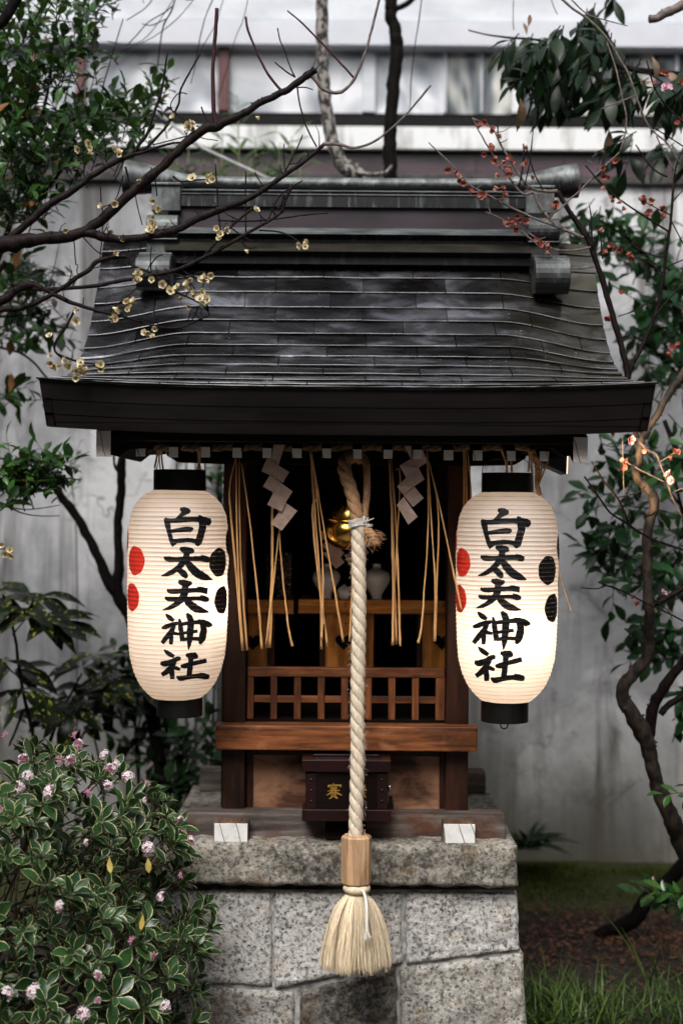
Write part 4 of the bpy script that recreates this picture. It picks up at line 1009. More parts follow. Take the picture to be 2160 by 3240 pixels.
# ------------------------------------------------------------ straw tassels
z2 = zm(660, 1380, .5357); rr = random.Random(21)
bund = [
 ('straw fringe beside the left lantern, three long stalks and one leaning right', [[(165, 130), (168, 600), (200, 1268)], [(182, 130), (188, 700), (228, 1265)], [(195, 160), (240, 480), (290, 950), (315, 1257)], [(160, 130), (125, 300), (135, 500), (205, 1268)]]),
 ('straw fringe hanging below the left zigzag paper', [[(400, 60), (375, 430), (372, 850), (345, 1250)], [(405, 60), (380, 430), (378, 850), (362, 1250)], [(415, 560), (385, 850), (340, 1230)], [(408, 60), (418, 560), (440, 850), (470, 1120), (495, 1242)]]),
 ('straw fringe left of the brass bell, one stalk reaching across it', [[(600, 90), (625, 500), (660, 900), (665, 1258)], [(605, 90), (655, 800), (700, 1243)], [(610, 100), (665, 450), (740, 890), (795, 1215)], [(600, 90), (640, 350), (612, 460), (665, 1000), (680, 1110)], [(610, 100), (670, 700), (672, 1000), (665, 1200)]]),
 ('single straw stalk hidden half behind the bell rope', [[(845, 620), (846, 900), (832, 1213)]]),
 ('straw fringe below the right zigzag paper', [[(1065, 135), (1080, 500), (1088, 900), (1085, 1235)], [(1080, 135), (1092, 700), (1108, 1230)], [(1085, 200), (1110, 600), (1125, 1050), (1130, 1240)], [(1105, 200), (1130, 260), (1095, 900), (1085, 1235)]]),
 ('straw fringe beside the right lantern, one stalk leaning behind it', [[(1285, 80), (1295, 500), (1260, 1080), (1235, 1222)], [(1290, 90), (1320, 600), (1337, 900), (1332, 1210)], [(1300, 150), (1355, 450), (1345, 900), (1333, 1212)], [(1300, 150), (1370, 450), (1450, 830), (1490, 1020)]]),
 ('short straws over the left shoulder of the right lantern', [[(1500, 60), (1505, 250), (1500, 700)], [(1512, 60), (1522, 250), (1520, 700)], [(1525, 60), (1545, 300), (1560, 700)], [(1508, 60), (1512, 300), (1535, 700)]]),
]
for i, (lab, sts) in enumerate(bund):
    x, y = z2(*sts[0][0]); Yb = -.075 if i != 1 and i != 4 else -.04
    if i == 6: Yb = .06
    t = thing('straw_fringe', lab, 'straw fringe', P(x, y, Yb), 'straw fringes hanging from the eave')
    for j, st in enumerate(sts):
        dy = rr.uniform(-.012, .012); pp = smooth_path([z2(*p) for p in st], 6); q = MB(); n = len(pp)
        q.tube([P(x_, y_, Yb + dy + rr.gauss(0, .0012)) + Vector((rr.gauss(0, .0003), 0, 0)) for x_, y_ in pp], [lerp(.0012, .0036, (k_ / (n - 1))) * rr.uniform(.8, 1.15) for k_ in range(n)], 6)
        q.build('straw', STRW, t, smooth=True)
q = MB(); pts = [P(380 + i * 38, 1418 - (6 if i % 2 else 0), -.06) for i in range(38)]; strand_rope(q, pts, .011, .07, 0, hand=-1, sides=8)
tag(q.build('straw_rope', simple('old_straw', (.05, .03, .012), (.16, .09, .035), (90, 90, 90), .8), base=(0, -.06, 1.66), smooth=True), 'dark straw rope stretched along the eave behind the rafter ends', 'rope')
# ties holding the lanterns
def tie(label, strands, Y, R_=.0022, kink=.0006):
    t = thing('straw_tie', label, 'straw tie', P(*strands[0][0], Y), 'straw ties above the lanterns')
    for st in strands:
        q = MB(); pp = smooth_path(st, 6); q.tube([P(x, y, Y + rr.gauss(0, kink)) for x, y in pp], [R_ * rr.uniform(.7, 1.2)] * len(pp), 6); q.build('strand', STRW, t, smooth=True)
tie('straws knotted above the left side of the left lantern', [[(502, 1400), (503, 1450), (494, 1490)], [(506, 1400), (505, 1450), (508, 1490)], [(508, 1402), (512, 1450), (517, 1488)], [(500, 1402), (497, 1440), (489, 1480)]], -.02)
tie('straws knotted above the right side of the left lantern', [[(620, 1402), (632, 1440), (630, 1490)], [(630, 1400), (630, 1450), (636, 1490)], [(624, 1402), (628, 1450), (626, 1488)]], .0)
tie('straws knotted above the middle of the right lantern', [[(1585, 1420), (1598, 1460), (1606, 1497)], [(1592, 1420), (1603, 1460), (1600, 1497)], [(1612, 1425), (1620, 1497)], [(1618, 1430), (1616, 1497)]], .02)
# braided straw bundle right
t = thing('straw_braid', 'plaited straw end hanging over the right shoulder of the right lantern', 'straw braid', P(1690, 1420, -.03)); q = MB()
strand_rope(q, [P(*p) for p in smooth_path([(1676, 1415, -.04), (1692, 1450, -.05), (1700, 1490, -.05), (1698, 1530, -.045), (1706, 1565, -.03)], 6)], [.008, .007], .04, 0, hand=-1, sides=8); q.build('plait', STRW, t, smooth=True)
for st in ([(1672, 1420), (1674, 1450), (1670, 1492)], [(1682, 1420), (1680, 1460), (1684, 1500)], [(1700, 1490), (1720, 1478), (1733, 1461)], [(1690, 1440), (1712, 1480), (1700, 1530)], [(1668, 1424), (1690, 1450), (1716, 1440)], [(1688, 1400), (1676, 1430), (1690, 1470)], [(1704, 1530), (1716, 1500), (1730, 1462)]):
    q = MB(); q.tube([P(x, y, -.06) for x, y in smooth_path(st, 5)], .0022, 6); q.build('straw', STRW, t, smooth=True)
t = thing('loose_straw', 'pale straw sticking out behind the right edge of the right lantern', 'straw', P(1765, 1800, .02)); q = MB()
q.tube([P(1762, 1780, .02), P(1778, 1850, .02), P(1805, 1932, .02)], .0013, 6); q.build('straw', STRW, t)

# ------------------------------------------------------------ zigzag papers
def papersheet():
    m, nt, nd, lk, b = newmat('warm_lit_paper'); f = nz(nd, lk, 60, 4); r = ramp(nd, [(.3, (.36, .24, .19)), (.7, (.48, .34, .28))]); lk.new(f, r.inputs[0]); lk.new(r.outputs[0], b.inputs['Base Color']); b.inputs['Roughness'].default_value = .75; return m  # tan instead of white: warm interior light put into the paper colour
PS = papersheet()
def shide(label, quads, Y, step=.004):
    x, y = z2(*quads[0][0]); t = thing('zigzag_paper', label, 'paper streamer', P(x, y, Y), 'zigzag paper streamers')
    for i, qd in enumerate(quads):
        q = MB(); yy = Y + step * i * (1 if i % 2 else .4); til = (.006, -.006)[i % 2]
        f_ = [P(*z2(*p), yy + til * (j % 2) + .002 * j) for j, p in enumerate(qd)]
        bk = [p + Vector((0, .0006, 0)) for p in f_]; q.add(f_ + bk, [(0, 1, 2, 3), (7, 6, 5, 4), (0, 4, 5, 1), (1, 5, 6, 2), (2, 6, 7, 3), (3, 7, 4, 0)])
        q.build('paper_fold', PS, t)
shide('white zigzag paper left of the bell, five folds', [[(386, 50), (450, 50), (411, 177), (346, 130)], [(346, 128), (411, 176), (366, 232), (311, 207)], [(410, 172), (476, 212), (438, 276), (364, 230)], [(320, 298), (362, 230), (496, 326), (464, 376)], [(383, 333), (465, 374), (430, 446), (346, 405)], [(455, 393), (523, 441), (432, 558), (367, 516)]], -.10)
shide('white zigzag paper right of the bell, mirrored folds', [[(1157, 56), (1196, 56), (1202, 132), (1190, 130)], [(1208, 140), (1262, 78), (1289, 155), (1236, 190)], [(1126, 174), (1204, 128), (1238, 190), (1165, 246)], [(1164, 246), (1238, 186), (1274, 256), (1204, 302)], [(1112, 296), (1166, 244), (1206, 300), (1148, 346)], [(1148, 346), (1214, 298), (1269, 366), (1206, 419)], [(1110, 407), (1150, 358), (1233, 476), (1178, 523)]], -.10)
shide('dim zigzag paper inside the shrine behind the bell', [[(660, 640), (735, 610), (800, 690), (760, 740)], [(672, 690), (740, 670), (802, 745), (750, 784)], [(800, 700), (850, 690), (880, 740), (835, 770)], [(880, 680), (920, 650), (945, 690), (905, 720)], [(660, 560), (715, 555), (720, 610), (670, 612)]], .36)

# ------------------------------------------------------------ altar with its furniture
YA = .40
al = thing('altar_table', 'honey coloured wooden altar table inside the shrine with heart shaped cut-outs', 'altar', P(1090, 2110, YA))
zb = lambda x0, x1, y0, y1: (*z2(x0, y0), *z2(x1, y1))
def ab(name, x0, x1, y0, y1, Y, d, mat, bev=.002):
    a, b, c_, d_ = z2(x0, 0)[0], z2(x1, 0)[0], z2(0, y0)[1], z2(0, y1)[1]; return pbox(name, a, b, c_, d_, Y, d, mat, bev, al)
ab('table_top', 228, 500, 968, 1046, YA, .3, W_hon); ab('table_top', 530, 1396, 968, 1046, YA, .3, W_hon)
ab('table_edge', 226, 502, 1046, 1051, YA - .003, .02, W_red, 0); ab('table_edge', 526, 1398, 1046, 1051, YA - .003, .02, W_red, 0)
def upright(x0, x1, hx=None, cut=0):
    """panel, its heart opening laid on as a black plate"""
    Y = YA + .02; (a, y0), (b, y1) = z2(x0, 1051), z2(x1, 1378)
    q = MB(); p0, p1 = P(a, y0, Y), P(b, y1, Y); q.box(p0.x, p1.x, Y, Y + .015, p1.z, p0.z); o = q.build('upright', W_honz, al, bevel=.001)
    if hx:
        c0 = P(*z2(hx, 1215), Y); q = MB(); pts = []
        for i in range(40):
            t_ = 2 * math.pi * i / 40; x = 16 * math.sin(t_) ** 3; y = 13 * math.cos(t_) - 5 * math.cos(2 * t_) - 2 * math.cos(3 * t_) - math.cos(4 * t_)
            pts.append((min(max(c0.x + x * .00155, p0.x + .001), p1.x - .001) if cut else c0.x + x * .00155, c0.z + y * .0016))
        q.prism(pts, Y - .0015, Y + .002); q.build('heart_shade_plate', W_blk, al)  # black plate paints the dark of the heart opening
upright(236, 384, 232 + 30, 1); upright(658, 972, 797); upright(1232, 1396, 1376, 1)
ab('upright_edge', 345, 384, 1051, 1378, YA + .016, .012, W_dark, .001); ab('upright_edge', 655, 690, 1051, 1378, YA + .016, .012, W_dark, .001); ab('upright_edge', 1228, 1262, 1051, 1378, YA + .016, .012, W_dark, .001)
for x, y in ((808, 988), (808, 1006), (810, 1108), (1386, 992), (1386, 1008)): ab('joint_peg', x - 7, x + 7, y - 2.5, y + 2.5, YA - .0045 if y < 1050 else YA + .0175, .006, W_blk, 0)
PORC = simple('porcelain', (.46, .44, .43), (.58, .56, .54), 8, .18, bstr=0, coat=.5)
zt_ = P(*z2(900, 968), YA).z
def vase(xc, w, ytop, label):
    c0 = P(*z2(xc, 968), YA + .05); s = (w * .5357 / S(YA + .05)) / 2; h = (968 - ytop) * .5357 / S(YA + .05)
    t = thing('vase', label, 'vase', (c0.x, YA + .05, zt_), 'white porcelain vases on the altar'); q = MB()
    pr = [(.42, 0), (.46, .01), (.36, .06), (.42, .14), (.72, .34), (.96, .52), (1.0, .64), (.90, .75), (.62, .83), (.36, .875), (.30, .90), (.30, .985), (.36, 1.0), (.30, 1.0), (.24, .97), (.24, .88)]
    q.lathe([(a * s, b * h) for a, b in pr], (c0.x, YA + .05, zt_), 40); q.build('vase_body', PORC, t, smooth=True)
vase(694, 168, 762, 'white porcelain vase left of the bell rope on the altar'); vase(990, 168, 760, 'white porcelain vase right of the bell rope on the altar')
c0 = P(*z2(800, 968), YA + .03); t = thing('dish', 'small round white lidded dish between the two vases', 'dish', (c0.x, YA + .03, zt_)); q = MB()
q.lathe([(.012, 0), (.016, .004), (.021, .012), (.022, .020), (.019, .030), (.012, .037), (.004, .041), (.003, .044), (.0002, .045)], (c0.x, YA + .03, zt_), 32); q.build('dish_body', PORC, t, smooth=True)
q = MB(); q.box(c0.x - .03, c0.x + .03, YA + .0, YA + .06, zt_ - .0005, zt_ + .0035)
GL = simple('dark_crystal', (.03, .022, .02), (.12, .10, .10), 30, .08, bstr=0, spec=.9, coat=1)
t = thing('crystal_lamp', 'dark beaded crystal lamp standing on the left of the altar', 'lamp', P(*z2(410, 968), YA + .08)); q = MB(); c0 = P(*z2(410, 968), YA + .08)
for k_ in range(10):
    n = 12
    for j in range(n):
        a = 2 * math.pi * (j + .5 * (k_ % 2)) / n; q.ball((c0.x + .034 * math.cos(a), c0.y + .034 * math.sin(a), zt_ + .008 + k_ * .0135), .0085, 4)
q.build('crystal_beads', GL, t, smooth=False); q = MB(); q.lathe([(.0005, 0), (.03, 0), (.03, .005), (.01, .01), (.008, .14), (.0005, .145)], (c0.x, c0.y, zt_), 20); q.build('lamp_stem', LACQ, t)

# ------------------------------------------------------------ offering box
z3 = zm(900, 2360, .2551)
MAR = simple('maroon_lacquer', (.009, .0018, .0018), (.016, .003, .003), 14, .3, bstr=.1, spec=.35)
MARD = simple('maroon_dark', (.004, .001, .001), (.007, .0018, .0018), 14, .4, bstr=.1, spec=.2)
ob = thing('offering_box', 'small maroon lacquered offering box with gold lettering below the floor beam', 'offering box', P(*z3(765, 930), .05))
def obx(name, x0, x1, y0, y1, Y, d, mat, bev=.0012):
    a, y0 = z3(x0, y0); b, y1 = z3(x1, y1); return pbox(name, a, b, y0, y1, Y, d, mat, bev, ob)
obx('tray_base', 215, 1317, 795, 938, .035, .10, MAR); obx('box_body', 262, 1280, 345, 795, .048, .085, MARD)
k_ = S(.035)
z0_, z1_ = Zc(z3(0, 345)[1], .035), Zc(z3(0, 200)[1], .035); xa, xb = P(*z3(215, 270), .035).x, P(*z3(1317, 270), .035).x
dz = .0045
for (a, b, c_, d_) in ((xa, xb, .035, .05), (xa, xb, .125, .14), (xa, xa + .03, .05, .125), (xb - .03, xb, .05, .125)):
    q = MB(); q.box(a, b, c_, d_, z0_ + dz, z1_ + dz); q.build('lid_frame', MAR, ob, bevel=.001)
for i in range(4):
    q = MB(); yy = .060 + i * .0175; q.box(xa + .03, xb - .03, yy, yy + .006, z1_ - .012, z1_ - .002); q.build('slot_bar', MARD, ob, bevel=.001)
obx('corner_stile', 268, 388, 350, 795, .0455, .004, MAR, .0006); obx('corner_stile', 1150, 1275, 350, 795, .0455, .004, MAR, .0006)
for x in (330, 1207):
    for y in (422, 556, 690):
        c0 = P(*z3(x, y), .0455); q = MB(); q.ball((c0.x, .0455, c0.z), .0043, 8, sc=(1, .6, 1)); q.build('stud', MAR, ob, smooth=True)
GOLD = simple('gold_leaf', (.42, .22, .03), (.75, .46, .09), 60, .35, metallic=.7)
SAI = [[(607, 465, 14), (607, 492, 16)], [(545, 495, 22), (700, 488, 18)], [(545, 490, 20), (545, 515, 12)], [(700, 490, 20), (690, 512, 12)], [(565, 520, 9), (655, 520, 9)], [(565, 537, 9), (655, 537, 9)], [(590, 510, 10), (590, 562, 10)], [(628, 510, 10), (628, 562, 10)], [(535, 560, 9), (685, 553, 13)],
 [(590, 565, 14), (555, 595, 16), (518, 612, 8)], [(628, 565, 14), (660, 590, 18), (712, 612, 10)], [(580, 578, 9), (580, 628, 9)], [(636, 578, 9), (636, 628, 9)], [(580, 580, 8), (636, 580, 8)], [(580, 597, 7), (636, 597, 7)], [(580, 612, 7), (636, 612, 7)], [(578, 628, 8), (640, 628, 8)], [(595, 630, 14), (575, 645, 14), (552, 655, 8)], [(620, 630, 14), (640, 642, 18), (660, 650, 10)]]
SEN = [[(915, 470, 14), (890, 500, 12), (868, 515, 8)], [(915, 475, 12), (945, 505, 12)], [(885, 520, 10), (935, 518, 10)], [(880, 548, 9), (940, 545, 9)], [(910, 515, 11), (910, 620, 11)], [(882, 565, 9), (890, 595, 9)], [(938, 562, 9), (928, 592, 9)], [(870, 630, 12), (945, 615, 12)],
 [(960, 515, 9), (1005, 500, 14)], [(955, 560, 9), (1010, 545, 14)], [(965, 480, 10), (972, 560, 12), (990, 620, 14), (1012, 640, 10)], [(1005, 570, 10), (985, 610, 10), (950, 640, 8)], [(985, 478, 12), (1000, 490, 8)]]
def glyphs(name, gl_):
    q = MB()
    for li, st in enumerate(gl_):
        sp = smooth_path(st, 4) if len(st) > 2 else st; n = len(sp); y = .0462 - .00012 * (li % 4); f_ = []
        for i in range(n):
            x, yy, w = sp[i]; a = sp[max(0, i - 1)]; b = sp[min(n - 1, i + 1)]; dx, dy = b[0] - a[0], b[1] - a[1]; l = math.hypot(dx, dy) or 1
            f_.append((P(*z3(x - dy / l * w / 2, yy + dx / l * w / 2), y), P(*z3(x + dy / l * w / 2, yy - dx / l * w / 2), y)))
        vs = []
        for a, b in f_: vs += [a, b, b + Vector((0, .002, 0)), a + Vector((0, .002, 0))]
        q.add(vs, [(i * 4 + j, (i + 1) * 4 + j, (i + 1) * 4 + (j + 1) % 4, i * 4 + (j + 1) % 4) for i in range(n - 1) for j in range(4)] + [(0, 1, 2, 3), (4 * n - 1, 4 * n - 2, 4 * n - 3, 4 * n - 4)])
    q.build(name, GOLD, ob)
glyphs('gold_character', SAI); glyphs('gold_character', SEN)
q = MB(); q.box(P(1030, 2500, .09).x, P(1160, 2500, .09).x, .085, .13, CAPZ + .001, Zc(z3(0, 940)[1], .06)); q.build('support_block', W_blk, ob)
t = thing('padlock', 'small steel padlock on the right side of the offering box', 'padlock', P(*z3(1305, 560), .08))
q = MB(); c0 = P(*z3(1303, 520), .08); q.ball((c0.x, c0.y, c0.z), .0075, 8, sc=(.8, .8, 1.1)); q.tube([c0, P(*z3(1300, 570), .08)], .004, 8); q.build('hasp', simple('steel', (.4, .4, .4), (.65, .65, .65), 30, .25, metallic=1), t, smooth=True)
q = MB(); a, b = P(*z3(1310, 620), .075), P(*z3(1328, 780), .075); q.tube([a, b], [.005, .006], 8); q.build('lock_body', LACQ, t)
# ------------------------------------------------------------ vegetation
def branch_obj(tree, name, segs, mat, Y=0.0, kn=.05, seed=0, n=4, sides=8, wob=.0, spur=0):
    """segs: polylines [(px, py, widthpx[, dY])...], one object each"""
    for si, sg in enumerate(segs):
        q = MB()
        pts = [(p[0], p[1], p[2], p[3] if len(p) > 3 else Y) for p in sg]; sp = smooth_path(pts, n); path, rd = [], []
        for i, (x, y, w, d) in enumerate(sp):
            p = P(x, y, d); s = seed + si; w_ = w / S(d) / 2 * .9
            p += Vector((mnoise.noise(Vector((x * .03, y * .03, s))), mnoise.noise(Vector((x * .03, y * .03, s + 7))), mnoise.noise(Vector((x * .03, y * .03, s + 13))))) * (w_ * .35 + wob)
            ox = max(0., -x, x - 2160.) / 120; of = ss(ox); p += Vector((mnoise.noise(Vector((y * .0022, s, 1))) * .16, mnoise.noise(Vector((y * .002, s, 5))) * .12, 0)) * of
            if of > .5 and i > len(sp) * .8 and y < 2600: w_ *= max(.25, 1 - (i / len(sp) - .8) * 4)
            path.append(p); rd.append(w_ * (1 + kn * 2.2 * mnoise.noise(Vector((x * .09, y * .09, s + 3)))))
        q.tube(path, rd, sides)
        if rd[0] * S(0) > 3:                                       # buds and nubs along the wood
            r2 = random.Random(si + seed)
            for i in range(2, len(path) - 1):
                if r2.random() < .35:
                    d = Vector((r2.uniform(-1, 1), r2.uniform(-1, 0), r2.uniform(-.3, 1))).normalized(); q.tube([path[i], path[i] + d * (rd[i] * 1.25 + .002)], [rd[i] * .35, rd[i] * .12], 5)
        if spur:
            r3 = random.Random(si * 7 + seed)
            for i in range(3, len(path) - 1):
                if r3.random() < spur:
                    d = Vector((r3.uniform(-.8, .8), r3.uniform(-.6, .2), r3.uniform(-.2, 1))).normalized(); l = r3.uniform(.015, .055); p0 = path[i]; sp_ = [p0]
                    for k_ in range(4):
                        d = (d + Vector((r3.gauss(0, .25), r3.gauss(0, .2), r3.gauss(.05, .2)))).normalized(); sp_.append(sp_[-1] + d * l / 4)
                    q.tube(sp_, [.0018, .0014, .0012, .001, .0007], 5)
                    for w_ in sp_[2:]: q.ball(w_, .0017, 3)
        o = q.build(name, mat, tree, smooth=True)
    return o
# ---- white plum reaching in from the left
YPm = -.30
wp = thing('plum_tree', 'white blossoming plum tree reaching in front of the roof from the left', 'tree', (-1.75, YPm, 0))
branch_obj(wp, 'trunk', [[(-960, 3560, 150), (-900, 2600, 130), (-760, 1700, 110), (-420, 1050, 90), (-180, 840, 76), (0, 778, 66), (138, 755, 50), (275, 729, 40), (400, 622, 38), (500, 540, 34), (560, 480, 33), (640, 412, 36), (690, 398, 34), (760, 363, 27), (830, 322, 26), (900, 290, 26), (960, 245, 27), (985, 232, 26), (999, 220, 20)]], M['bark_plum'], YPm, .10, 0, 6, spur=.08)
branch_obj(wp, 'branch', [
 [(255, 735, 34), (303, 742, 32), (358, 753, 30), (448, 753, 29), (551, 729, 28), (620, 695, 27), (696, 664, 26), (792, 626, 22), (861, 581, 18), (888, 561, 17), (964, 510, 15), (1026, 455, 13)],
 [(20, 765, 30), (96, 700, 27), (158, 647, 26), (227, 606, 24), (289, 558, 22), (358, 517, 19), (420, 488, 17), (448, 482, 13), (537, 455, 8), (585, 448, 6), (622, 420, 5)],
 [(-140, 1010, 26), (0, 981, 22), (69, 974, 18), (138, 946, 17), (207, 905, 18), (276, 857, 17), (317, 822, 16), (400, 812, 13), (413, 836, 9), (482, 867, 8), (551, 919, 7), (620, 953, 6), (651, 977, 5), (661, 998, 5), (620, 1015, 7), (572, 1036, 7), (510, 1036, 6)],
 [(-150, 990, 40), (0, 955, 34), (41, 926, 30), (90, 900, 32), (138, 915, 18), (207, 948, 16), (276, 974, 13), (344, 991, 11), (413, 1008, 8), (496, 1033, 7), (572, 1036, 7), (655, 1000, 5)],
 [(103, 915, 14), (172, 915, 14), (296, 905, 14), (386, 888, 14), (482, 871, 15), (572, 850, 15), (641, 816, 14), (703, 785, 13), (778, 740, 12), (847, 702, 10), (889, 674, 10)],
 [(645, 812, 9), (689, 760, 10), (744, 705, 9), (800, 658, 10)]], M['bark_plum'], YPm, .10, 5, 6, spur=.16)
branch_obj(wp, 'pale_branch', [[(1022, 457, 16), (1050, 455, 13), (1080, 458, 12), (1121, 468, 10), (1183, 448, 9), (1245, 400, 7), (1300, 344, 7), (1362, 270, 8)],
 [(985, 240, 16), (1005, 262, 14), (1025, 284, 13), (1061, 294, 13), (1090, 285, 12), (1121, 248, 11), (1156, 165, 9), (1176, 90, 9), (1204, -20, 9)]], M['bark_twig'], YPm, .08, 9)
branch_obj(wp, 'red_shoot', [[(690, 405, 22), (682, 380, 17), (676, 324, 15), (674, 207, 13), (682, 103, 13), (687, 28, 14)], [(905, 295, 16), (885, 280, 10), (847, 234, 9), (813, 165, 8), (785, 96, 8), (777, 52, 8)],
 [(1121, 248, 8), (1080, 203, 7), (1033, 152, 7), (992, 110, 7), (950, 68, 6), (909, 34, 5)]], M['bark_red'], YPm, .06, 15)
tw = [[(420, 486, 11), (468, 420, 9), (482, 372, 8), (510, 289, 7), (530, 169, 5)], [(455, 478, 9), (500, 430, 7), (537, 386, 7), (565, 331, 6), (572, 282, 6), (606, 220, 5), (640, 158, 4)],
 [(878, 90, 3), (885, 125, 3), (902, 165, 3), (915, 205, 3), (933, 245, 4)], [(869, 196, 3), (900, 222, 4), (935, 245, 4)], [(939, 268, 4), (950, 338, 4), (971, 406, 4), (1002, 465, 4)], [(937, 277, 3), (965, 276, 3), (990, 284, 2)],
 [(637, 338, 4), (650, 370, 4), (665, 406, 5)], [(827, 308, 4), (838, 315, 5), (848, 322, 6)], [(585, 413, 3), (595, 435, 3), (611, 456, 3)], [(530, 338, 4), (585, 379, 4), (627, 400, 4), (648, 422, 4)],
 [(555, 370, 3), (540, 330, 3), (565, 295, 3), (592, 298, 3)], [(482, 458, 3), (520, 450, 3), (600, 430, 3), (655, 440, 2), (690, 445, 2)], [(885, 572, 6), (900, 545, 5), (937, 475, 4), (957, 427, 3)], [(902, 540, 3), (898, 500, 3), (899, 455, 3)], [(915, 520, 3), (940, 515, 3), (955, 500, 3)],
 [(682, 517, 4), (687, 600, 4), (689, 651, 4), (699, 730, 4)], [(778, 544, 4), (777, 640, 4), (779, 735, 4)], [(689, 697, 4), (760, 700, 5), (861, 695, 4), (951, 681, 4), (1037, 674, 3)],
 [(820, 729, 4), (882, 733, 4), (930, 754, 4), (958, 778, 4)], [(733, 722, 4), (765, 745, 4), (800, 765, 3)], [(760, 758, 4), (785, 785, 4), (812, 782, 3)], [(847, 700, 4), (882, 623, 4), (920, 595, 4), (958, 571, 3)],
 [(806, 545, 3), (820, 570, 3), (838, 595, 4)], [(548, 558, 6), (570, 573, 4), (600, 572, 4), (640, 568, 4), (676, 566, 3)], [(477, 530, 3), (490, 560, 4), (497, 620, 3)],
 [(241, 970, 8), (213, 1029, 7), (176, 1084, 7), (183, 1119, 6), (255, 1146, 6), (310, 1153, 4)], [(627, 967, 4), (620, 990, 4), (606, 1015, 4)], [(180, 1118, 5), (196, 1132, 4), (215, 1155, 4)], [(255, 1146, 4), (262, 1165, 4), (258, 1186, 3)],
 [(397, 528, 6), (410, 570, 5), (428, 616, 4)], [(428, 616, 3), (437, 660, 3), (450, 712, 3)], [(390, 555, 4), (372, 620, 3), (350, 645, 3), (325, 655, 3)],
 [(413, 836, 4), (440, 800, 3), (444, 770, 3)], [(482, 871, 4), (478, 840, 4), (495, 815, 4), (516, 805, 3)], [(475, 845, 3), (477, 810, 3), (480, 780, 3)], [(496, 1033, 4), (480, 1045, 4), (470, 1050, 3)],
 [(344, 991, 4), (362, 970, 4), (390, 950, 3), (440, 905, 3)], [(571, 850, 3), (600, 870, 3), (640, 885, 4), (655, 880, 3)], [(590, 812, 3), (570, 830, 3)], [(241, 840, 3), (236, 780, 3), (232, 735, 3)], [(520, 850, 3), (590, 878, 4), (630, 862, 3), (650, 860, 3)],
 [(599, 890, 3), (612, 905, 3), (622, 930, 3)], [(660, 985, 3), (655, 960, 3), (640, 920, 3), (652, 880, 3)], [(30, 500, 4), (15, 560, 3)], [(330, 700, 3), (322, 650, 3), (318, 590, 3)], [(250, 735, 3), (300, 790, 3), (330, 806, 3)], [(316, 823, 3), (322, 760, 3), (328, 690, 3)], [(900, 615, 5), (892, 640, 7), (880, 662, 8)], [(890, 674, 9), (900, 640, 9), (923, 583, 9)]]
tw = [[(a_[0], a_[1], a_[2] * 1.3 + .6) for a_ in g_] for g_ in tw]
branch_obj(wp, 'twig', tw, M['bark_plum'], YPm, .06, 30, 4, 6, .0006)
# flowers: five cupped petals round a brown heart with stamens
def flower_mesh(name, pet, cen, R_, cup, npet=5, stam=10, op=1.0):
    q = MB(); cc = []
    for i in range(npet):
        a = 2 * math.pi * i / npet; u = Vector((math.cos(a), math.sin(a), 0)); v = Vector((-u.y, u.x, 0)); n0 = len(q.v); N = 5
        for j in range(N + 1):
            for l in (-1, -.5, 0, .5, 1):
                t = j / N; w = math.sin(math.pi * (t * .8 + .1)) * .62 * R_; p = u * (R_ * t * (1 - .25 * cup)) + v * (l * w * (.35 + .65 * t)) + Vector((0, 0, R_ * cup * (t ** 1.6) + .12 * R_ * l * l))
                q.v.append(tuple(p))
        for j in range(N):
            for l in range(4): q.f.append((n0 + j * 5 + l, n0 + (j + 1) * 5 + l, n0 + (j + 1) * 5 + l + 1, n0 + j * 5 + l + 1)); q.mi.append(0)
    q.ball((0, 0, -.05 * R_), R_ * .26, 5, m=1)
    r2 = random.Random(4)
    for i in range(stam):
        a = r2.uniform(0, 6.28); e = r2.uniform(.2, .6); q.tube([(0, 0, 0), (math.cos(a) * R_ * e, math.sin(a) * R_ * e, R_ * r2.uniform(.45, .8))], [R_ * .025, R_ * .05], 4, m=1)
    me = bpy.data.meshes.new(name); me.from_pydata(q.v, [], q.f); me.materials.append(pet); me.materials.append(cen); me.polygons.foreach_set('material_index', q.mi); me.polygons.foreach_set('use_smooth', [True] * len(q.f)); me.update(); return me
def petal(name, c1, c2, tr=.25):
    m, nt, nd, lk, b = newmat(name); f = nz(nd, lk, 260, 3); r = ramp(nd, [(.35, c1), (.65, c2)]); lk.new(f, r.inputs[0]); lk.new(r.outputs[0], b.inputs['Base Color']); b.inputs['Roughness'].default_value = .6
    t_ = nd.new('ShaderNodeBsdfTranslucent'); lk.new(r.outputs[0], t_.inputs[0]); mx = nd.new('ShaderNodeMixShader'); mx.inputs[0].default_value = tr; lk.new(b.outputs[0], mx.inputs[1]); lk.new(t_.outputs[0], mx.inputs[2]); lk.new(mx.outputs[0], nd['Material Output'].inputs[0]); return m
brown = simple('flower_heart', (.12, .05, .02), (.32, .16, .05), 90, .7, bstr=0)
creamA = flower_mesh('blossom', petal('cream_petal', (.62, .50, .22), (.88, .82, .60)), brown, .0112, .45, 5, 14)
creamB = flower_mesh('blossom', bpy.data.materials['cream_petal'], brown, .0098, .8, 5, 12)
redA = flower_mesh('blossom', petal('russet_petal', (.22, .045, .035), (.42, .12, .09)), brown, .0115, .9, 5, 6)
redB = flower_mesh('blossom', petal('rose_petal', (.45, .20, .16), (.60, .34, .28)), simple('russet_heart', (.2, .03, .02), (.35, .07, .04), 60, .6, bstr=0), .0095, 1.2, 5, 4)
pinkA = flower_mesh('blossom', petal('pink_petal', (.62, .30, .42), (.80, .55, .65)), brown, .014, .5, 5)
FR = random.Random(77)
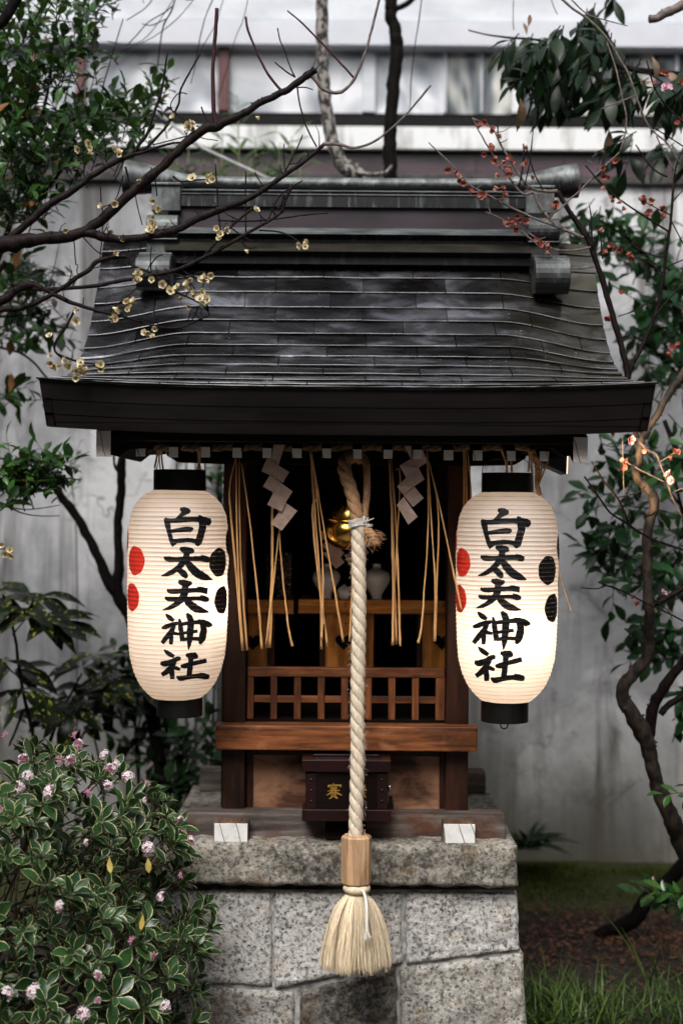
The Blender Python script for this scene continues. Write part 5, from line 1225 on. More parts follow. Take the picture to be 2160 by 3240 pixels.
def blossoms(tree, lst, meshes, Y, sc=(.85, 1.2), spread=13):
    b = Vector(tree['_b'])
    for px, py, n in lst:
        for i in range(n + (1 if n > 1 else 0)):
            x, y = (px, py) if n == 1 else (px + FR.uniform(-1, 1) * spread * (1 + .15 * n), py + FR.uniform(-1, 1) * spread * (1 + .15 * n))
            o = bpy.data.objects.new('blossom', FR.choice(meshes)); scene.collection.objects.link(o); o.parent = tree
            o.location = P(x, y, Y - FR.uniform(.0, .02)) - b; o.rotation_euler = (FR.uniform(.7, 2.5), FR.uniform(-.6, .6), FR.uniform(-1.2, 1.2)); s = FR.uniform(*sc); o.scale = (s, s, s)
cf = [(551, 372, 1), (596, 393, 2), (613, 406, 1), (265, 468, 3), (375, 489, 2), (441, 579, 1), (610, 565, 1), (654, 568, 2), (674, 568, 1), (324, 654, 1), (362, 642, 1), (486, 634, 1), (493, 675, 3), (820, 369, 1), (809, 665, 1), (207, 726, 1), (482, 719, 3), (382, 760, 1), (348, 729, 1), (699, 743, 3), (957, 781, 2), (785, 791, 1), (362, 805, 1), (431, 881, 4), (482, 884, 1), (513, 898, 1), (548, 922, 2), (566, 940, 1), (599, 884, 1), (606, 919, 3), (654, 884, 4), (641, 936, 2), (645, 960, 1), (599, 967, 1), (372, 988, 3), (396, 967, 4), (426, 953, 1), (241, 1015, 1), (248, 981, 1), (158, 1064, 1), (475, 1053, 3), (179, 1139, 3), (205, 1152, 2), (262, 1155, 4), (303, 1163, 2), (258, 1184, 2), (32, 1737, 2), (8, 1722, 1)]
blossoms(wp, cf, [creamA, creamB], YPm)
branch_obj(wp, 'twig', [[(-60, 1760, 6), (-10, 1740, 4), (30, 1735, 3)]], M['bark_plum'], YPm, .06, 90, 4, 6)

# ---- red plum on the right
YQ = .30
rp_ = thing('plum_tree', 'twisted plum tree with russet blossoms right of the shrine', 'tree', (1.35, YQ + .3, 0))
branch_obj(rp_, 'trunk', [[(2330, 3300, 90, .8), (2230, 2850, 76, .7), (2160, 2674, 66, .65), (2131, 2610, 62, .6), (2102, 2547, 58, .57), (2081, 2484, 54, .55), (2060, 2417, 52, .52), (2046, 2358, 56, .5), (2022, 2300, 62, .47), (1985, 2237, 50, .44), (1967, 2178, 46, .42), (2018, 2115, 42, .4), (2050, 2057, 40, .38), (2051, 1922, 36), (2045, 1825, 36), (2046, 1728, 36), (2054, 1650, 34), (2069, 1607, 34), (2062, 1563, 34), (2035, 1534, 30), (2013, 1505, 30), (2020, 1437, 27), (2025, 1393, 28), (2044, 1369, 26), (2072, 1318, 25), (2113, 1249, 26), (2170, 1165, 30), (2300, 1000, 34)]], M['bark_tan'], YQ, .10, 3, 5, 10)
branch_obj(rp_, 'branch', [[(2048, 2330, 44, .5), (2069, 2227, 42, .48), (2112, 2154, 40, .45), (2200, 2050, 38, .42)], [(2085, 2260, 24, .5), (2120, 2225, 24, .5), (2200, 2180, 24, .5)], [(2052, 1925, 20), (2098, 1898, 20), (2180, 1850, 20)],
 [(2025, 1410, 14), (1995, 1320, 18), (1982, 1174, 22), (1969, 1112, 22), (1941, 1015, 22), (1913, 912, 21), (1879, 809, 20), (1858, 754, 22), (1824, 705, 19), (1783, 643, 18), (1762, 605, 18)],
 [(1990, 1260, 14), (1990, 1180, 15), (2031, 1091, 14), (2072, 995, 13), (2093, 898, 12), (2106, 802, 11), (2120, 705, 10), (2127, 616, 9), (2134, 540, 7), (2148, 496, 5)]], M['bark_plum'], YQ, .10, 40, 5, 8, spur=.12)
branch_obj(rp_, 'pale_branch', [[(1762, 605, 14), (1720, 605, 12), (1672, 590, 10), (1631, 537, 8), (1590, 468, 7), (1555, 406, 6), (1493, 373, 5)], [(1720, 671, 12), (1700, 640, 12), (1688, 609, 12), (1652, 613, 9), (1617, 572, 7), (1562, 496, 6), (1514, 413, 5), (1495, 376, 4)],
 [(1845, 752, 12), (1805, 735, 12), (1769, 719, 11), (1700, 695, 8), (1617, 657, 7), (1528, 609, 6), (1486, 585, 6), (1424, 517, 5), (1355, 451, 4)], [(1750, 712, 10), (1720, 671, 9)],
 [(1866, 783, 8), (1803, 793, 6), (1741, 785, 6), (1686, 747, 5), (1603, 688, 4)], [(1878, 843, 7), (1796, 847, 6), (1741, 809, 5), (1665, 747, 5), (1583, 692, 5), (1535, 671, 4)], [(1738, 685, 5), (1770, 660, 6), (1810, 623, 6), (1838, 599, 6), (1893, 544, 6), (1958, 482, 4)]], M['bark_twig'], YQ - .04, .08, 60, 4, 7, .001, spur=.14)
tw2 = [[(1572, 367, 5), (1574, 400, 4), (1574, 430, 4)], [(1686, 410, 3), (1680, 470, 4), (1672, 530, 4), (1655, 600, 4)], [(1655, 455, 5), (1654, 520, 5), (1640, 590, 5)], [(1665, 470, 4), (1690, 550, 4), (1716, 600, 4)], [(1769, 600, 4), (1770, 570, 3)], [(1872, 790, 6), (1870, 700, 5), (1863, 650, 3)], [(1870, 690, 4), (1888, 665, 3)], [(1866, 702, 3), (1848, 686, 3)],
 [(1905, 820, 5), (1900, 770, 4), (1897, 735, 3)], [(1898, 808, 4), (1920, 795, 3)], [(2096, 864, 5), (2044, 826, 4), (2000, 812, 3), (1962, 785, 3)], [(2099, 815, 5), (2044, 802, 4), (2000, 775, 4), (1962, 750, 4)], [(2113, 733, 6), (2044, 688, 6), (1975, 643, 5), (1907, 588, 5), (1865, 540, 4), (1851, 523, 4)],
 [(2118, 680, 4), (2080, 660, 3), (2040, 640, 3)], [(2126, 640, 4), (2160, 600, 3)], [(2072, 946, 4), (2010, 981, 4), (1955, 1001, 3)], [(2065, 1008, 5), (2110, 950, 5), (2180, 880, 4)], [(2100, 850, 4), (2140, 830, 4), (2180, 815, 4)], [(2122, 700, 4), (2160, 770, 4), (2180, 800, 3)], [(2110, 560, 5), (2060, 530, 5), (2010, 458, 4)], [(2060, 400, 4), (2110, 430, 4), (2170, 470, 4)], [(2044, 190, 5), (2080, 300, 5), (2170, 400, 5)], [(1990, 215, 5), (2080, 250, 4), (2170, 330, 4)],
 [(1848, 1507, 5), (1890, 1568, 6), (1928, 1621, 6), (1972, 1650, 7), (2030, 1689, 7), (2079, 1713, 7), (2180, 1745, 7)], [(1870, 1459, 3), (1914, 1529, 5), (1953, 1577, 6), (1986, 1652, 6)], [(1836, 1859, 3), (1885, 1863, 4), (1919, 1854, 4), (1953, 1863, 4), (2025, 1900, 5), (2103, 1936, 5), (2180, 1975, 5)], [(1890, 1843, 3), (1950, 1865, 4)],
 [(2065, 1895, 4), (2110, 1930, 3), (2125, 1960, 3)], [(1953, 1575, 4), (2010, 1560, 3), (2040, 1540, 3)], [(2040, 1635, 6), (2062, 1628, 6), (2085, 1614, 4), (2140, 1630, 3), (2180, 1645, 3)]]
tw2 = [[(a_[0], a_[1], a_[2] * 1.2) for a_ in g_] for g_ in tw2]
branch_obj(rp_, 'twig', tw2, M['bark_plum'], YQ - .05, .06, 80, 4, 6, .0006)
branch_obj(rp_, 'twig', [[(2011, 1388, 9), (2045, 1422, 8), (2074, 1437, 8), (2088, 1471, 7), (2108, 1519, 7), (2127, 1577, 7), (2160, 1645, 7)], [(2088, 1462, 5), (2120, 1440, 4), (2151, 1420, 4)], [(1982, 1464, 5), (2040, 1495, 5), (2108, 1529, 5)], [(2125, 1560, 4), (2150, 1548, 4), (2180, 1540, 4)], [(1968, 1386, 3), (1970, 1480, 3), (1972, 1560, 3)]], M['bark_twig'], YQ - .04, .06, 95, 4, 6, .0006)
rf = [(1524, 399, 2), (1569, 427, 2), (1545, 475, 2), (1576, 517, 3), (1590, 544, 2), (1603, 513, 2), (1610, 551, 2), (1669, 517, 1), (1417, 537, 1), (1435, 544, 1), (1455, 565, 2), (1466, 579, 1), (1486, 610, 1), (1531, 613, 3), (1586, 610, 2), (1648, 689, 2), (1645, 523, 1), (1665, 461, 1), (1690, 558, 1), (1758, 645, 3), (1758, 610, 0), (1913, 596, 1), (1944, 630, 2), (1968, 665, 1), (2034, 668, 3), (2072, 644, 2), (2031, 630, 2), (2092, 689, 1), (1948, 510, 1), (1915, 545, 2), (2151, 389, 2), (2113, 238, 2), (2148, 262, 1), (2072, 269, 1), (1617, 705, 3), (1624, 733, 2), (1714, 778, 4), (1724, 802, 1), (1893, 729, 1), (1907, 802, 1), (1948, 785, 2), (1996, 816, 2), (1924, 1001, 1), (1965, 929, 1), (2134, 1105, 2), (2148, 1091, 1), (1593, 712, 1), (1670, 720, 0), (1982, 1471, 2), (2042, 1422, 1), (2127, 1439, 2), (2149, 1427, 1), (2008, 1905, 1), (1999, 1883, 1), (1968, 1195, 1)]
blossoms(rp_, rf, [redA, redA, redB], YQ - .05, (.8, 1.15), 12)
blossoms(rp_, [(2110, 285, 2), (2127, 1513, 2), (2095, 1878, 1), (1990, 1391, 1)], [pinkA], YQ - .06, (.9, 1.2), 10)

# ---- leaning bare trunk, lower right
bt_ = thing('bare_tree', 'leaning dark bare trunk rising from the litter at the right edge', 'tree', (1.1, 1.3, 0))
branch_obj(bt_, 'trunk', [[(1880, 2960, 30, 1.25), (1963, 2930, 56, 1.25), (2018, 2895, 58, 1.22), (2047, 2842, 54, 1.2), (2098, 2800, 50, 1.18), (2160, 2735, 48, 1.15), (2300, 2560, 46, 1.1)]], M['bark_dark'], 1.2, .08, 3)
# ---- two trunks behind the ridge
for lab, segs, mt in (('grey barked tree trunk curving left behind the roof ridge', [[(1190, 2740, 90), (1180, 1400, 80), (1165, 800, 66), (1150, 590, 58), (1110, 545, 56), (1070, 500, 50), (1045, 420, 46), (1030, 330, 46), (1022, 240, 44), (1018, 120, 44), (1014, -60, 44), (1000, -500, 44)]], M['bark_grey']),
                      ('black barked tree trunk standing straight behind the roof ridge', [[(1250, 2740, 80), (1245, 1200, 66), (1240, 700, 54), (1236, 560, 50), (1232, 470, 48), (1235, 380, 46), (1247, 250, 46), (1255, 160, 48), (1248, 100, 44), (1235, 50, 42), (1240, -20, 44), (1250, -400, 44)], [(1240, 30, 20), (1280, 15, 20), (1320, -15, 18)]], M['bark_dark'])):
    t = thing('tree_trunk', lab, 'tree', (P(1200, 2700, 1.5).x, 1.5, 0)); branch_obj(t, 'trunk', segs, mt, 1.5, .06, 8, 6, 14)
    if mt is M['bark_grey']: branch_obj(t, 'shoot', [[(1120, 545, 14), (1180, 552, 14), (1220, 545, 13), (1240, 525, 12)]], M['bark_grey'], 1.45, .1)
# ---- dark forked trunk behind the left lantern
fk = thing('forked_tree', 'dark forked trunk behind the left lantern', 'tree', (P(420, 2700, 1.2).x, 1.2, 0))
branch_obj(fk, 'trunk', [[(560, 2850, 60), (520, 2500, 52), (455, 2100, 46), (405, 1940, 42), (372, 1880, 40), (378, 1780, 34), (374, 1650, 30), (383, 1560, 30), (386, 1470, 30), (388, 1440, 20)], [(400, 1920, 40), (350, 1850, 40), (320, 1790, 36), (290, 1720, 32), (240, 1630, 30), (200, 1580, 30), (175, 1540, 26), (150, 1500, 16)], [(384, 1500, 10), (365, 1480, 9), (360, 1440, 8)]], M['bark_dark'], 1.2, .1, 2, 5, 10)
# ---- cut limb, top right
cl_ = thing('sawn_limb', 'sawn off brown limb entering at the top right corner', 'branch', P(2300, -40, .4)); branch_obj(cl_, 'limb', [[(2052, 62, 30), (2080, 55, 28), (2110, 40, 32), (2160, 15, 36), (2300, -60, 44)]], M['bark_twig'], .4, .08)
dk = thing('dark_limb', 'dark limb crossing the top left corner', 'branch', P(-100, 200, .2)); branch_obj(dk, 'limb', [[(-120, 160, 50), (0, 75, 40), (30, 40, 38), (70, -30, 34), (120, -120, 30)]], M['bark_dark'], .2, .08)
# ---- weeping branches
wb = thing('weeping_branch', 'grey weeping branch trailing down at the upper right', 'branch', P(1790, -100, .3))
branch_obj(wb, 'branch', [[(1700, -80, 8), (1790, 10, 9), (1870, 70, 9), (1925, 130, 8), (1960, 190, 8), (1985, 230, 7), (2010, 300, 7), (2040, 380, 6), (2070, 420, 6), (2110, 455, 6), (2150, 520, 5)], [(1918, 135, 6), (1945, 210, 6), (1965, 300, 6), (1980, 370, 5), (1975, 430, 5), (1960, 480, 4)], [(2075, 430, 5), (2100, 480, 5), (2130, 540, 4)],
 [(1900, 345, 4), (1950, 325, 5), (2010, 302, 5)], [(1780, -30, 5), (1850, 40, 5), (1920, 65, 4), (1985, 82, 3)]], M['bark_twig'], .3, .08, 3)
wt = thing('weeping_twigs', 'thin bare weeping twigs hanging in front of the pale building', 'branch', P(700, -300, .9))
WT = [[(560, -30, 5), (545, 30, 6), (520, 75, 6), (508, 130, 5), (503, 180, 5), (495, 228, 5)], [(545, 20, 5), (520, 40, 5), (470, 70, 4), (430, 115, 4), (400, 145, 3)], [(525, 60, 4), (480, 80, 4), (450, 75, 3)], [(495, -20, 4), (460, 25, 4), (400, 65, 3)], [(495, 205, 4), (470, 200, 4), (440, 203, 3)], [(500, 205, 3), (540, 205, 3)],
 [(700, -60, 4), (655, 40, 4), (640, 90, 4), (625, 160, 4), (615, 220, 3), (604, 265, 3)], [(720, -40, 3), (700, 20, 3), (680, 80, 3), (640, 150, 3), (615, 200, 3)], [(790, -30, 3), (770, 60, 3), (745, 120, 3), (720, 210, 3), (690, 310, 3)], [(1338, -40, 4), (1325, 60, 4), (1310, 160, 4), (1300, 250, 4), (1297, 330, 3), (1292, 358, 3)], [(1625, -40, 3), (1622, 50, 3), (1624, 95, 3)], [(1738, -20, 3), (1750, 20, 3), (1762, 45, 3)],
 [(340, 130, 3), (420, 140, 3), (480, 100, 3), (560, -20, 3)], [(455, 10, 3), (450, -30, 3)], [(588, 0, 5), (612, -2, 5)], [(620, -10, 3), (560, 60, 3), (480, 120, 3), (380, 165, 2)]]
branch_obj(wt, 'twigs', WT, M['bark_plum'], .9, .1, 50, 4, 5)

# ---- leafy plants
def twig_leaves(lv, tq, p0, d0, L, n, size, droop=0., seed=None, aspect=.42, up=Vector((0, -.35, 1)), sprd=55, r0=.0022, curl=(.05, .35)):
    """a twig of length L from p0 with n alternate leaves; adds tube to tq and blades to lv"""
    d = Vector(d0).normalized(); p = Vector(p0); path = [p.copy()]; N = max(4, n // 2)
    for i in range(N):
        d = (d + Vector((FR.gauss(0, .10), FR.gauss(0, .10), FR.gauss(0, .08) - droop))).normalized(); p = p + d * L / N; path.append(p.copy())
    if tq is not None: tq.tube(path, [lerp(r0, r0 * .35, i / N) for i in range(N + 1)], 5, caps=False)
    for i in range(n):
        t = (i + 1) / n * N * .999; k = int(t); q = path[k].lerp(path[min(k + 1, N)], t - k); dd = (path[min(k + 1, N)] - path[k]).normalized() if k < N else d
        a = i * 2.4 + FR.uniform(-.4, .4); o = dd.orthogonal().normalized(); o = Matrix.Rotation(a, 3, dd) @ o; sp = rad(sprd + FR.uniform(-15, 15)) * (1 if i < n - 1 else .3)
        ld = dd * math.cos(sp) + o * math.sin(sp); s = size * FR.uniform(.7, 1.15) * (1 if i > 1 else .8)
        lv.add(q, ld, up + Vector((FR.gauss(0, .35), FR.gauss(0, .35), 0)) + dd * .3, s, s * aspect * FR.uniform(.85, 1.15), FR.uniform(*curl), FR.uniform(.1, .4))
def shrub(name, label, cat, base, regions, lm, size, mat=None, aspect=.42, Y=(.4, .9), droop=0., dirs=((-.5, .5), (.4, 1)), L=(.10, .18), n=(8, 13), stems=(), sprd=55, cols=(-1, 0, 1), group=None, nt=5, stemY=None, curl=(.05, .35), gap=-2):
    t = thing(name, label, cat, base, group); lv = Leaves(nt, cols); tq = MB()
    for (pts, cnt) in regions:
        xs = [p[0] for p in pts]; ys = [p[1] for p in pts]; done = 0; tries = 0
        while done < cnt and tries < cnt * 30:
            tries += 1; x, y = FR.uniform(min(xs), max(xs)), FR.uniform(min(ys), max(ys)); c_ = False; j = len(pts) - 1
            for i in range(len(pts)):
                if (pts[i][1] > y) != (pts[j][1] > y) and x < (pts[j][0] - pts[i][0]) * (y - pts[i][1]) / (pts[j][1] - pts[i][1]) + pts[i][0]: c_ = not c_
                j = i
            if not c_ or mnoise.noise(Vector((x * .011, y * .011, 4.2))) < gap: continue
            done += 1; d = Vector((FR.uniform(*dirs[0]), FR.uniform(-.4, .3), FR.uniform(*dirs[1]))); yy = FR.uniform(*Y)
            Lx = FR.uniform(*L); p = P(x, y, yy) - d.normalized() * Lx * .5
            twig_leaves(lv, tq, p, d, Lx, FR.randint(*n), size, droop, aspect=aspect, sprd=sprd, curl=curl)
    lv.mesh('foliage', lm, t); tag(tq.build('twigs', mat or M['bark_dark'], t, smooth=True), kind='stuff')
    if stems: branch_obj(t, 'stem', stems, mat or M['bark_dark'], stemY if stemY is not None else sum(Y) / 2, .06, 4)
    return t
LMcam = leafmat('camellia_leaf', (.008, .028, .007), (.05, .13, .026), trans=.16, rough=.25, spec=.45, odd=(.22, .10, .04))
LMdark = leafmat('dark_leaf', (.004, .016, .005), (.014, .04, .011), trans=.08, rough=.3)
LMmid = leafmat('mid_leaf', (.008, .036, .012), (.025, .085, .025), trans=.12, rough=.35)
LMbam = leafmat('bamboo_leaf', (.02, .06, .015), (.08, .15, .035), trans=.25, rough=.45)
LMauc = leafmat('aucuba_leaf', (.003, .008, .003), (.009, .018, .005), trans=.05, rough=.33, spots=(.24, .24, .02))
shrub('camellia_bush', 'dense evergreen bush of small glossy leaves filling the upper left corner', 'bush', (-1.15, .8, 0),
  [([(-60, -40), (380, -40), (330, 90), (355, 170), (330, 300), (230, 420), (180, 560), (60, 690), (-60, 700)], 92), ([(-60, 200), (250, 150), (320, 380), (240, 560), (60, 660), (-60, 640)], 40), ([(240, 330), (360, 280), (460, 370), (480, 440), (400, 520), (280, 560), (220, 480)], 26), ([(-40, 500), (250, 520), (200, 640), (60, 700), (-40, 690)], 22)],
  LMcam, .062, gap=-.22, aspect=.46, Y=(.35, 1.0), dirs=((-.35, .6), (.3, 1)), stems=[[(-40, 900, 26), (30, 720, 20), (90, 500, 16), (150, 300, 12), (170, 120, 8), (200, 20, 5)], [(60, 700, 14), (180, 560, 11), (290, 420, 8), (330, 260, 5), (390, 60, 4)], [(180, 600, 10), (185, 450, 9), (200, 350, 7), (230, 200, 5), (240, 0, 4)], [(-60, 950, 18), (-30, 700, 15), (20, 450, 12), (60, 200, 8)], [(-160, 2760, 46), (-170, 2000, 40), (-140, 1300, 34), (-60, 960, 26), (20, 830, 20)], [(20, 700, 12), (120, 520, 10), (230, 480, 8), (300, 430, 6)]], stemY=.8)
shrub('camellia_sprig', 'leafy camellia sprig standing behind the plum branches at upper left', 'shrub', (-.62, .9, 0), [([(420, 250), (520, 240), (530, 330), (470, 430), (400, 400)], 9)], LMcam, .05, aspect=.5, Y=(.7, .9), stems=[[(360, 560, 5), (400, 470, 5), (450, 380, 4), (470, 290, 3)]])
shrub('evergreen_shrub', 'leafy evergreen shrub left of the roof beside the wall', 'shrub', (-1.0, 1.3, 0), [([(20, 840), (210, 830), (220, 900), (60, 900)], 7), ([(-20, 900), (230, 940), (270, 1030), (170, 1080), (-20, 1080)], 20), ([(-20, 1240), (100, 1240), (110, 1290), (-20, 1290)], 4)], LMcam, .075, aspect=.42, Y=(.9, 1.2), dirs=((-.8, .8), (-.2, .5)), stems=[[(-40, 1090, 10), (60, 1115, 9), (110, 1150, 8), (150, 1195, 7), (230, 1260, 5)], [(-60, 1000, 12), (60, 1000, 8), (160, 980, 6)], [(160, 900, 4), (178, 820, 3), (190, 760, 2)], [(-260, 2700, 40), (-240, 1600, 30), (-60, 1000, 20)]], stemY=1.0)
shrub('evergreen_shrub', 'dark leafy branch sticking out at the left edge beside the fascia and above the lantern', 'shrub', (-1.0, .7, 0), [([(-20, 1450), (120, 1430), (200, 1450), (200, 1530), (110, 1580), (-20, 1570)], 22)], LMdark if False else LMcam, .066, aspect=.48, Y=(.45, .7), dirs=((-.4, .9), (-.1, .5)), stems=[[(-80, 1600, 9), (0, 1590, 7), (60, 1620, 5), (120, 1632, 4), (190, 1632, 3)], [(0, 1600, 5), (90, 1612, 4), (190, 1598, 3)], [(-260, 2700, 30), (-280, 2000, 26), (-80, 1600, 14)]], stemY=.55)
# broad leaved dark plants on the left
def broad(name, label, cat, base, spots, lm, size, stems, Y, group=None, aspect=.36):
    t = thing(name, label, cat, base, group); lv = Leaves(6, (-1, -.5, 0, .5, 1))
    for x, y, n, dx in spots:
        c_ = P(x, y, FR.uniform(Y - .1, Y + .1))
        for i in range(n):
            a = 2 * math.pi * i / n + FR.uniform(-.3, .3); d = Vector((math.cos(a) + dx, math.sin(a) * .7 - .1, FR.uniform(-.55, .35))); s = size * FR.uniform(.75, 1.15)
            lv.add(c_ + d * .01, d, (FR.uniform(-.3, .3), -.5, 1), s, s * aspect, FR.uniform(.1, .5), FR.uniform(.1, .3))
    lv.mesh('foliage', lm, t); branch_obj(t, 'stem', stems, M['bark_dark'], Y, .06, 6); return t
broad('aucuba_shrub', 'tall dark broad leaved shrub with yellow flecks at the left edge', 'shrub', (-1.2, 1.0, 0), [(30, 1880, 7, .1), (110, 1890, 7, .4), (120, 1950, 8, .3), (40, 2120, 7, .2), (60, 2180, 6, .3), (20, 2260, 6, .2), (10, 2090, 5, 0), (170, 1960, 6, .4), (80, 1930, 5, .4)], LMauc, .15,
  [[(150, 2750, 16), (120, 2400, 16), (72, 2180, 13), (45, 2000, 10), (10, 1880, 8)], [(72, 2250, 9), (55, 2300, 9), (30, 2360, 8)], [(40, 2010, 6), (80, 1960, 5), (110, 1930, 5)], [(70, 2150, 5), (20, 2110, 5)]], .95)
broad('aucuba_shrub', 'dark broad leaved shrub below the left lantern in front of the wall', 'shrub', (-.9, 1.2, 0), [(260, 2110, 8, .2), (290, 2180, 8, 0), (350, 2150, 8, .2), (240, 2240, 8, .1), (220, 2210, 6, -.2), (330, 2220, 7, 0), (260, 2300, 6, 0), (420, 2180, 5, .1), (180, 2240, 6, -.4), (300, 2070, 5, 0)], LMauc, .14,
  [[(170, 2720, 16), (150, 2400, 14), (200, 2250, 10), (260, 2130, 7)], [(160, 2500, 10), (250, 2350, 9), (330, 2200, 6), (400, 2120, 4)]], 1.15)
shrub('background_shrub', 'dim slender leafy shrub in the shade behind the left side of the shrine', 'shrub', (-.6, 1.5, 0), [([(250, 2080), (430, 2060), (560, 2280), (660, 2200), (700, 2300), (700, 2520), (450, 2560), (330, 2350)], 44)], LMdark, .07, aspect=.5, Y=(1.1, 1.8), dirs=((-.7, .7), (-.6, .7)),
  stems=[[(420, 2750, 12), (440, 2400, 10), (400, 2200, 7), (330, 2120, 4)], [(520, 2750, 22), (510, 2450, 18), (540, 2250, 10), (600, 2150, 6)], [(450, 2560, 8), (430, 2350, 7), (470, 2200, 5)], [(600, 2750, 14), (560, 2500, 10), (660, 2300, 7)], [(300, 2750, 10), (330, 2500, 8), (300, 2300, 6), (380, 2220, 4)]], stemY=1.4)
shrub('background_shrub', 'small plant seen between the left lantern and the shrine post', 'shrub', (-.5, 1.9, 0), [([(650, 1480), (705, 1480), (705, 1600), (670, 1560)], 4)], LMmid, .07, Y=(1.7, 1.9), stems=[[(660, 2700, 10), (690, 1800, 8), (690, 1500, 5)]], stemY=1.8)
shrub('seedling_sprig', 'thin blurred green sprig on the wall left of the left lantern', 'plant', (-.95, 2.0, 0), [([(210, 1470), (240, 1450), (250, 1620), (225, 1620)], 3)], LMmid, .05, aspect=.3, Y=(1.9, 2.1), L=(.08, .12), n=(4, 6), stems=[[(240, 2700, 6), (245, 2000, 5), (240, 1640, 4), (225, 1520, 4), (228, 1440, 3)]], stemY=2.0)
# bamboo like plants behind the ridge
bt2 = thing('bamboo_plants', 'thin green bamboo like plants growing behind the roof ridge', 'plant', (-.5, 2.0, 0)); lv = Leaves(5, (-1, 0, 1)); tq = MB()
for x, y0, y1, n in ((700, 640, 420, 12), (760, 640, 300, 18), (815, 640, 430, 12), (590, 660, 420, 12), (650, 660, 470, 10), (880, 640, 450, 12), (930, 620, 430, 10), (955, 620, 500, 8), (780, 640, 500, 10), (620, 600, 540, 8), (690, 600, 470, 8), (845, 600, 520, 8), (560, 620, 500, 7)):
    base_, top = P(x, y0, 1.9), P(x + FR.uniform(-15, 15), y1, 1.9); pth = [P(x, 2700, 1.9), base_, (base_ + top) / 2, top]; tq.tube(pth, [.006, .0035, .003, .0015], 5)
    for i in range(n):
        q = base_.lerp(top, (i + .5) / n); s = FR.choice((-1, 1)); lv.add(q, (s * FR.uniform(.4, 1), FR.uniform(-.5, .3), FR.uniform(-.1, .9)), (0, -.5, 1), FR.uniform(.07, .13), FR.uniform(.016, .026), FR.uniform(.0, .4))
lv.mesh('foliage', LMbam, bt2); tq.build('stems', M['twig_green'], bt2, smooth=True)
dp_ = thing('pole', 'thin grey diagonal pole lying behind the ridge', 'pole', P(870, 575, 1.7)); q = MB(); q.tube([P(400, 280, 1.7), P(640, 468, 1.7), P(880, 580, 1.7), P(960, 640, 1.7)], .0065, 10); q.build('pole_body', simple('pale_pole', (.25, .25, .25), (.4, .4, .4), 20, .5), dp_)
# right side evergreens
shrub('camellia_tree', 'blurred evergreen tree with broad green leaves behind the right plum', 'tree', (1.45, 1.5, 0), [([(1810, 640), (1960, 620), (1990, 700), (2000, 800), (1900, 900), (1830, 800)], 12), ([(1900, 700), (2080, 720), (2160, 900), (2200, 1050), (2000, 1050), (1950, 900)], 24), ([(2000, 1000), (2200, 980), (2200, 1250), (2080, 1250), (1990, 1100)], 26)], LMmid, .085, aspect=.5, Y=(1.0, 1.7), dirs=((-.8, .6), (-.5, .5)), n=(6, 9), L=(.14, .22),
  stems=[[(2250, 2700, 60), (2230, 1800, 50), (2200, 1200, 34), (2100, 900, 20), (1990, 760, 12), (1900, 700, 8)], [(2200, 1250, 16), (2080, 1120, 12), (2000, 1060, 8)]], stemY=1.4)
shrub('camellia_tree', 'dark leaved camellia behind the twisted plum trunk at right', 'tree', (1.3, 1.2, 0), [([(1860, 1440), (2000, 1400), (2200, 1330), (2200, 1700), (2060, 1760), (1900, 1660), (1870, 1560)], 32), ([(1830, 1660), (1960, 1640), (2060, 1760), (2060, 1860), (1960, 1900), (1880, 1780)], 15), ([(2060, 1750), (2200, 1700), (2200, 1900), (2080, 1900)], 12), ([(1980, 1980), (2120, 1900), (2160, 2080), (2000, 2100)], 9), ([(2140, 2200), (2200, 2200), (2200, 2320), (2120, 2330)], 3)], leafmat('camellia_dark', (.005, .022, .008), (.018, .06, .018), trans=.08, rough=.3), .078, aspect=.48, Y=(.75, 1.3), dirs=((-1, .5), (-.5, .4)), n=(6, 9), L=(.12, .2),
  stems=[[(2240, 2700, 30), (2210, 2100, 24), (2170, 1700, 16), (2130, 1500, 10), (2120, 1420, 6)], [(2200, 1950, 16), (2110, 1850, 12), (2000, 1780, 8), (1900, 1700, 5)], [(2180, 1640, 10), (2100, 1540, 8), (2000, 1480, 6)], [(2100, 1330, 16), (2150, 1450, 20), (2190, 1560, 22)]], stemY=1.1)
hb = shrub('loquat_tree', 'dark drooping leaves hanging at the upper right in front of the windows', 'tree', (1.3, .9, 0), [([(1650, 180), (1760, 100), (1900, 90), (2010, 150), (2030, 280), (1960, 330), (1830, 300), (1740, 330), (1640, 260)], 40), ([(1600, 130), (1720, 120), (1760, 220), (1620, 200)], 8), ([(1950, 230), (2200, 180), (2200, 480), (2100, 520), (1980, 480)], 12), ([(1900, 380), (2010, 380), (2010, 500), (1920, 480)], 3), ([(1840, 40), (1930, 40), (1930, 140), (1850, 120)], 5), ([(1860, -40), (1960, -40), (1930, 20)], 1)],
   leafmat('loquat_leaf', (.003, .010, .004), (.010, .026, .009), trans=.06, rough=.35), .105, aspect=.34, Y=(.6, 1.1), dirs=((-.7, .1), (-1.0, -.1)), n=(5, 8), L=(.06, .12), droop=.1, sprd=38, curl=(.1, .5), stems=[[(1480, 95, 5), (1540, 110, 6), (1620, 120, 8), (1720, 130, 10), (1850, 170, 14), (2000, 220, 20), (2200, 240, 30)], [(2260, 2700, 60), (2260, 1000, 50), (2230, 240, 40)]], stemY=.85)
dl = Leaves(5, (-1, 0, 1))
for x, y, a, s in ((1645, 310, -80, .09), (2060, 180, -60, .07), (2090, 230, -20, .09), (2060, 260, 190, .08), (1925, 410, -90, .09), (2010, 250, -80, .08), (1670, 85, 80, .04), (1665, 110, 100, .04)):
    d = Vector((math.cos(rad(a)), -.2, math.sin(rad(a)))); dl.add(P(x, y, .65), d, (0.3, -1, .3), s, s * .38, FR.uniform(.2, .9), .5)
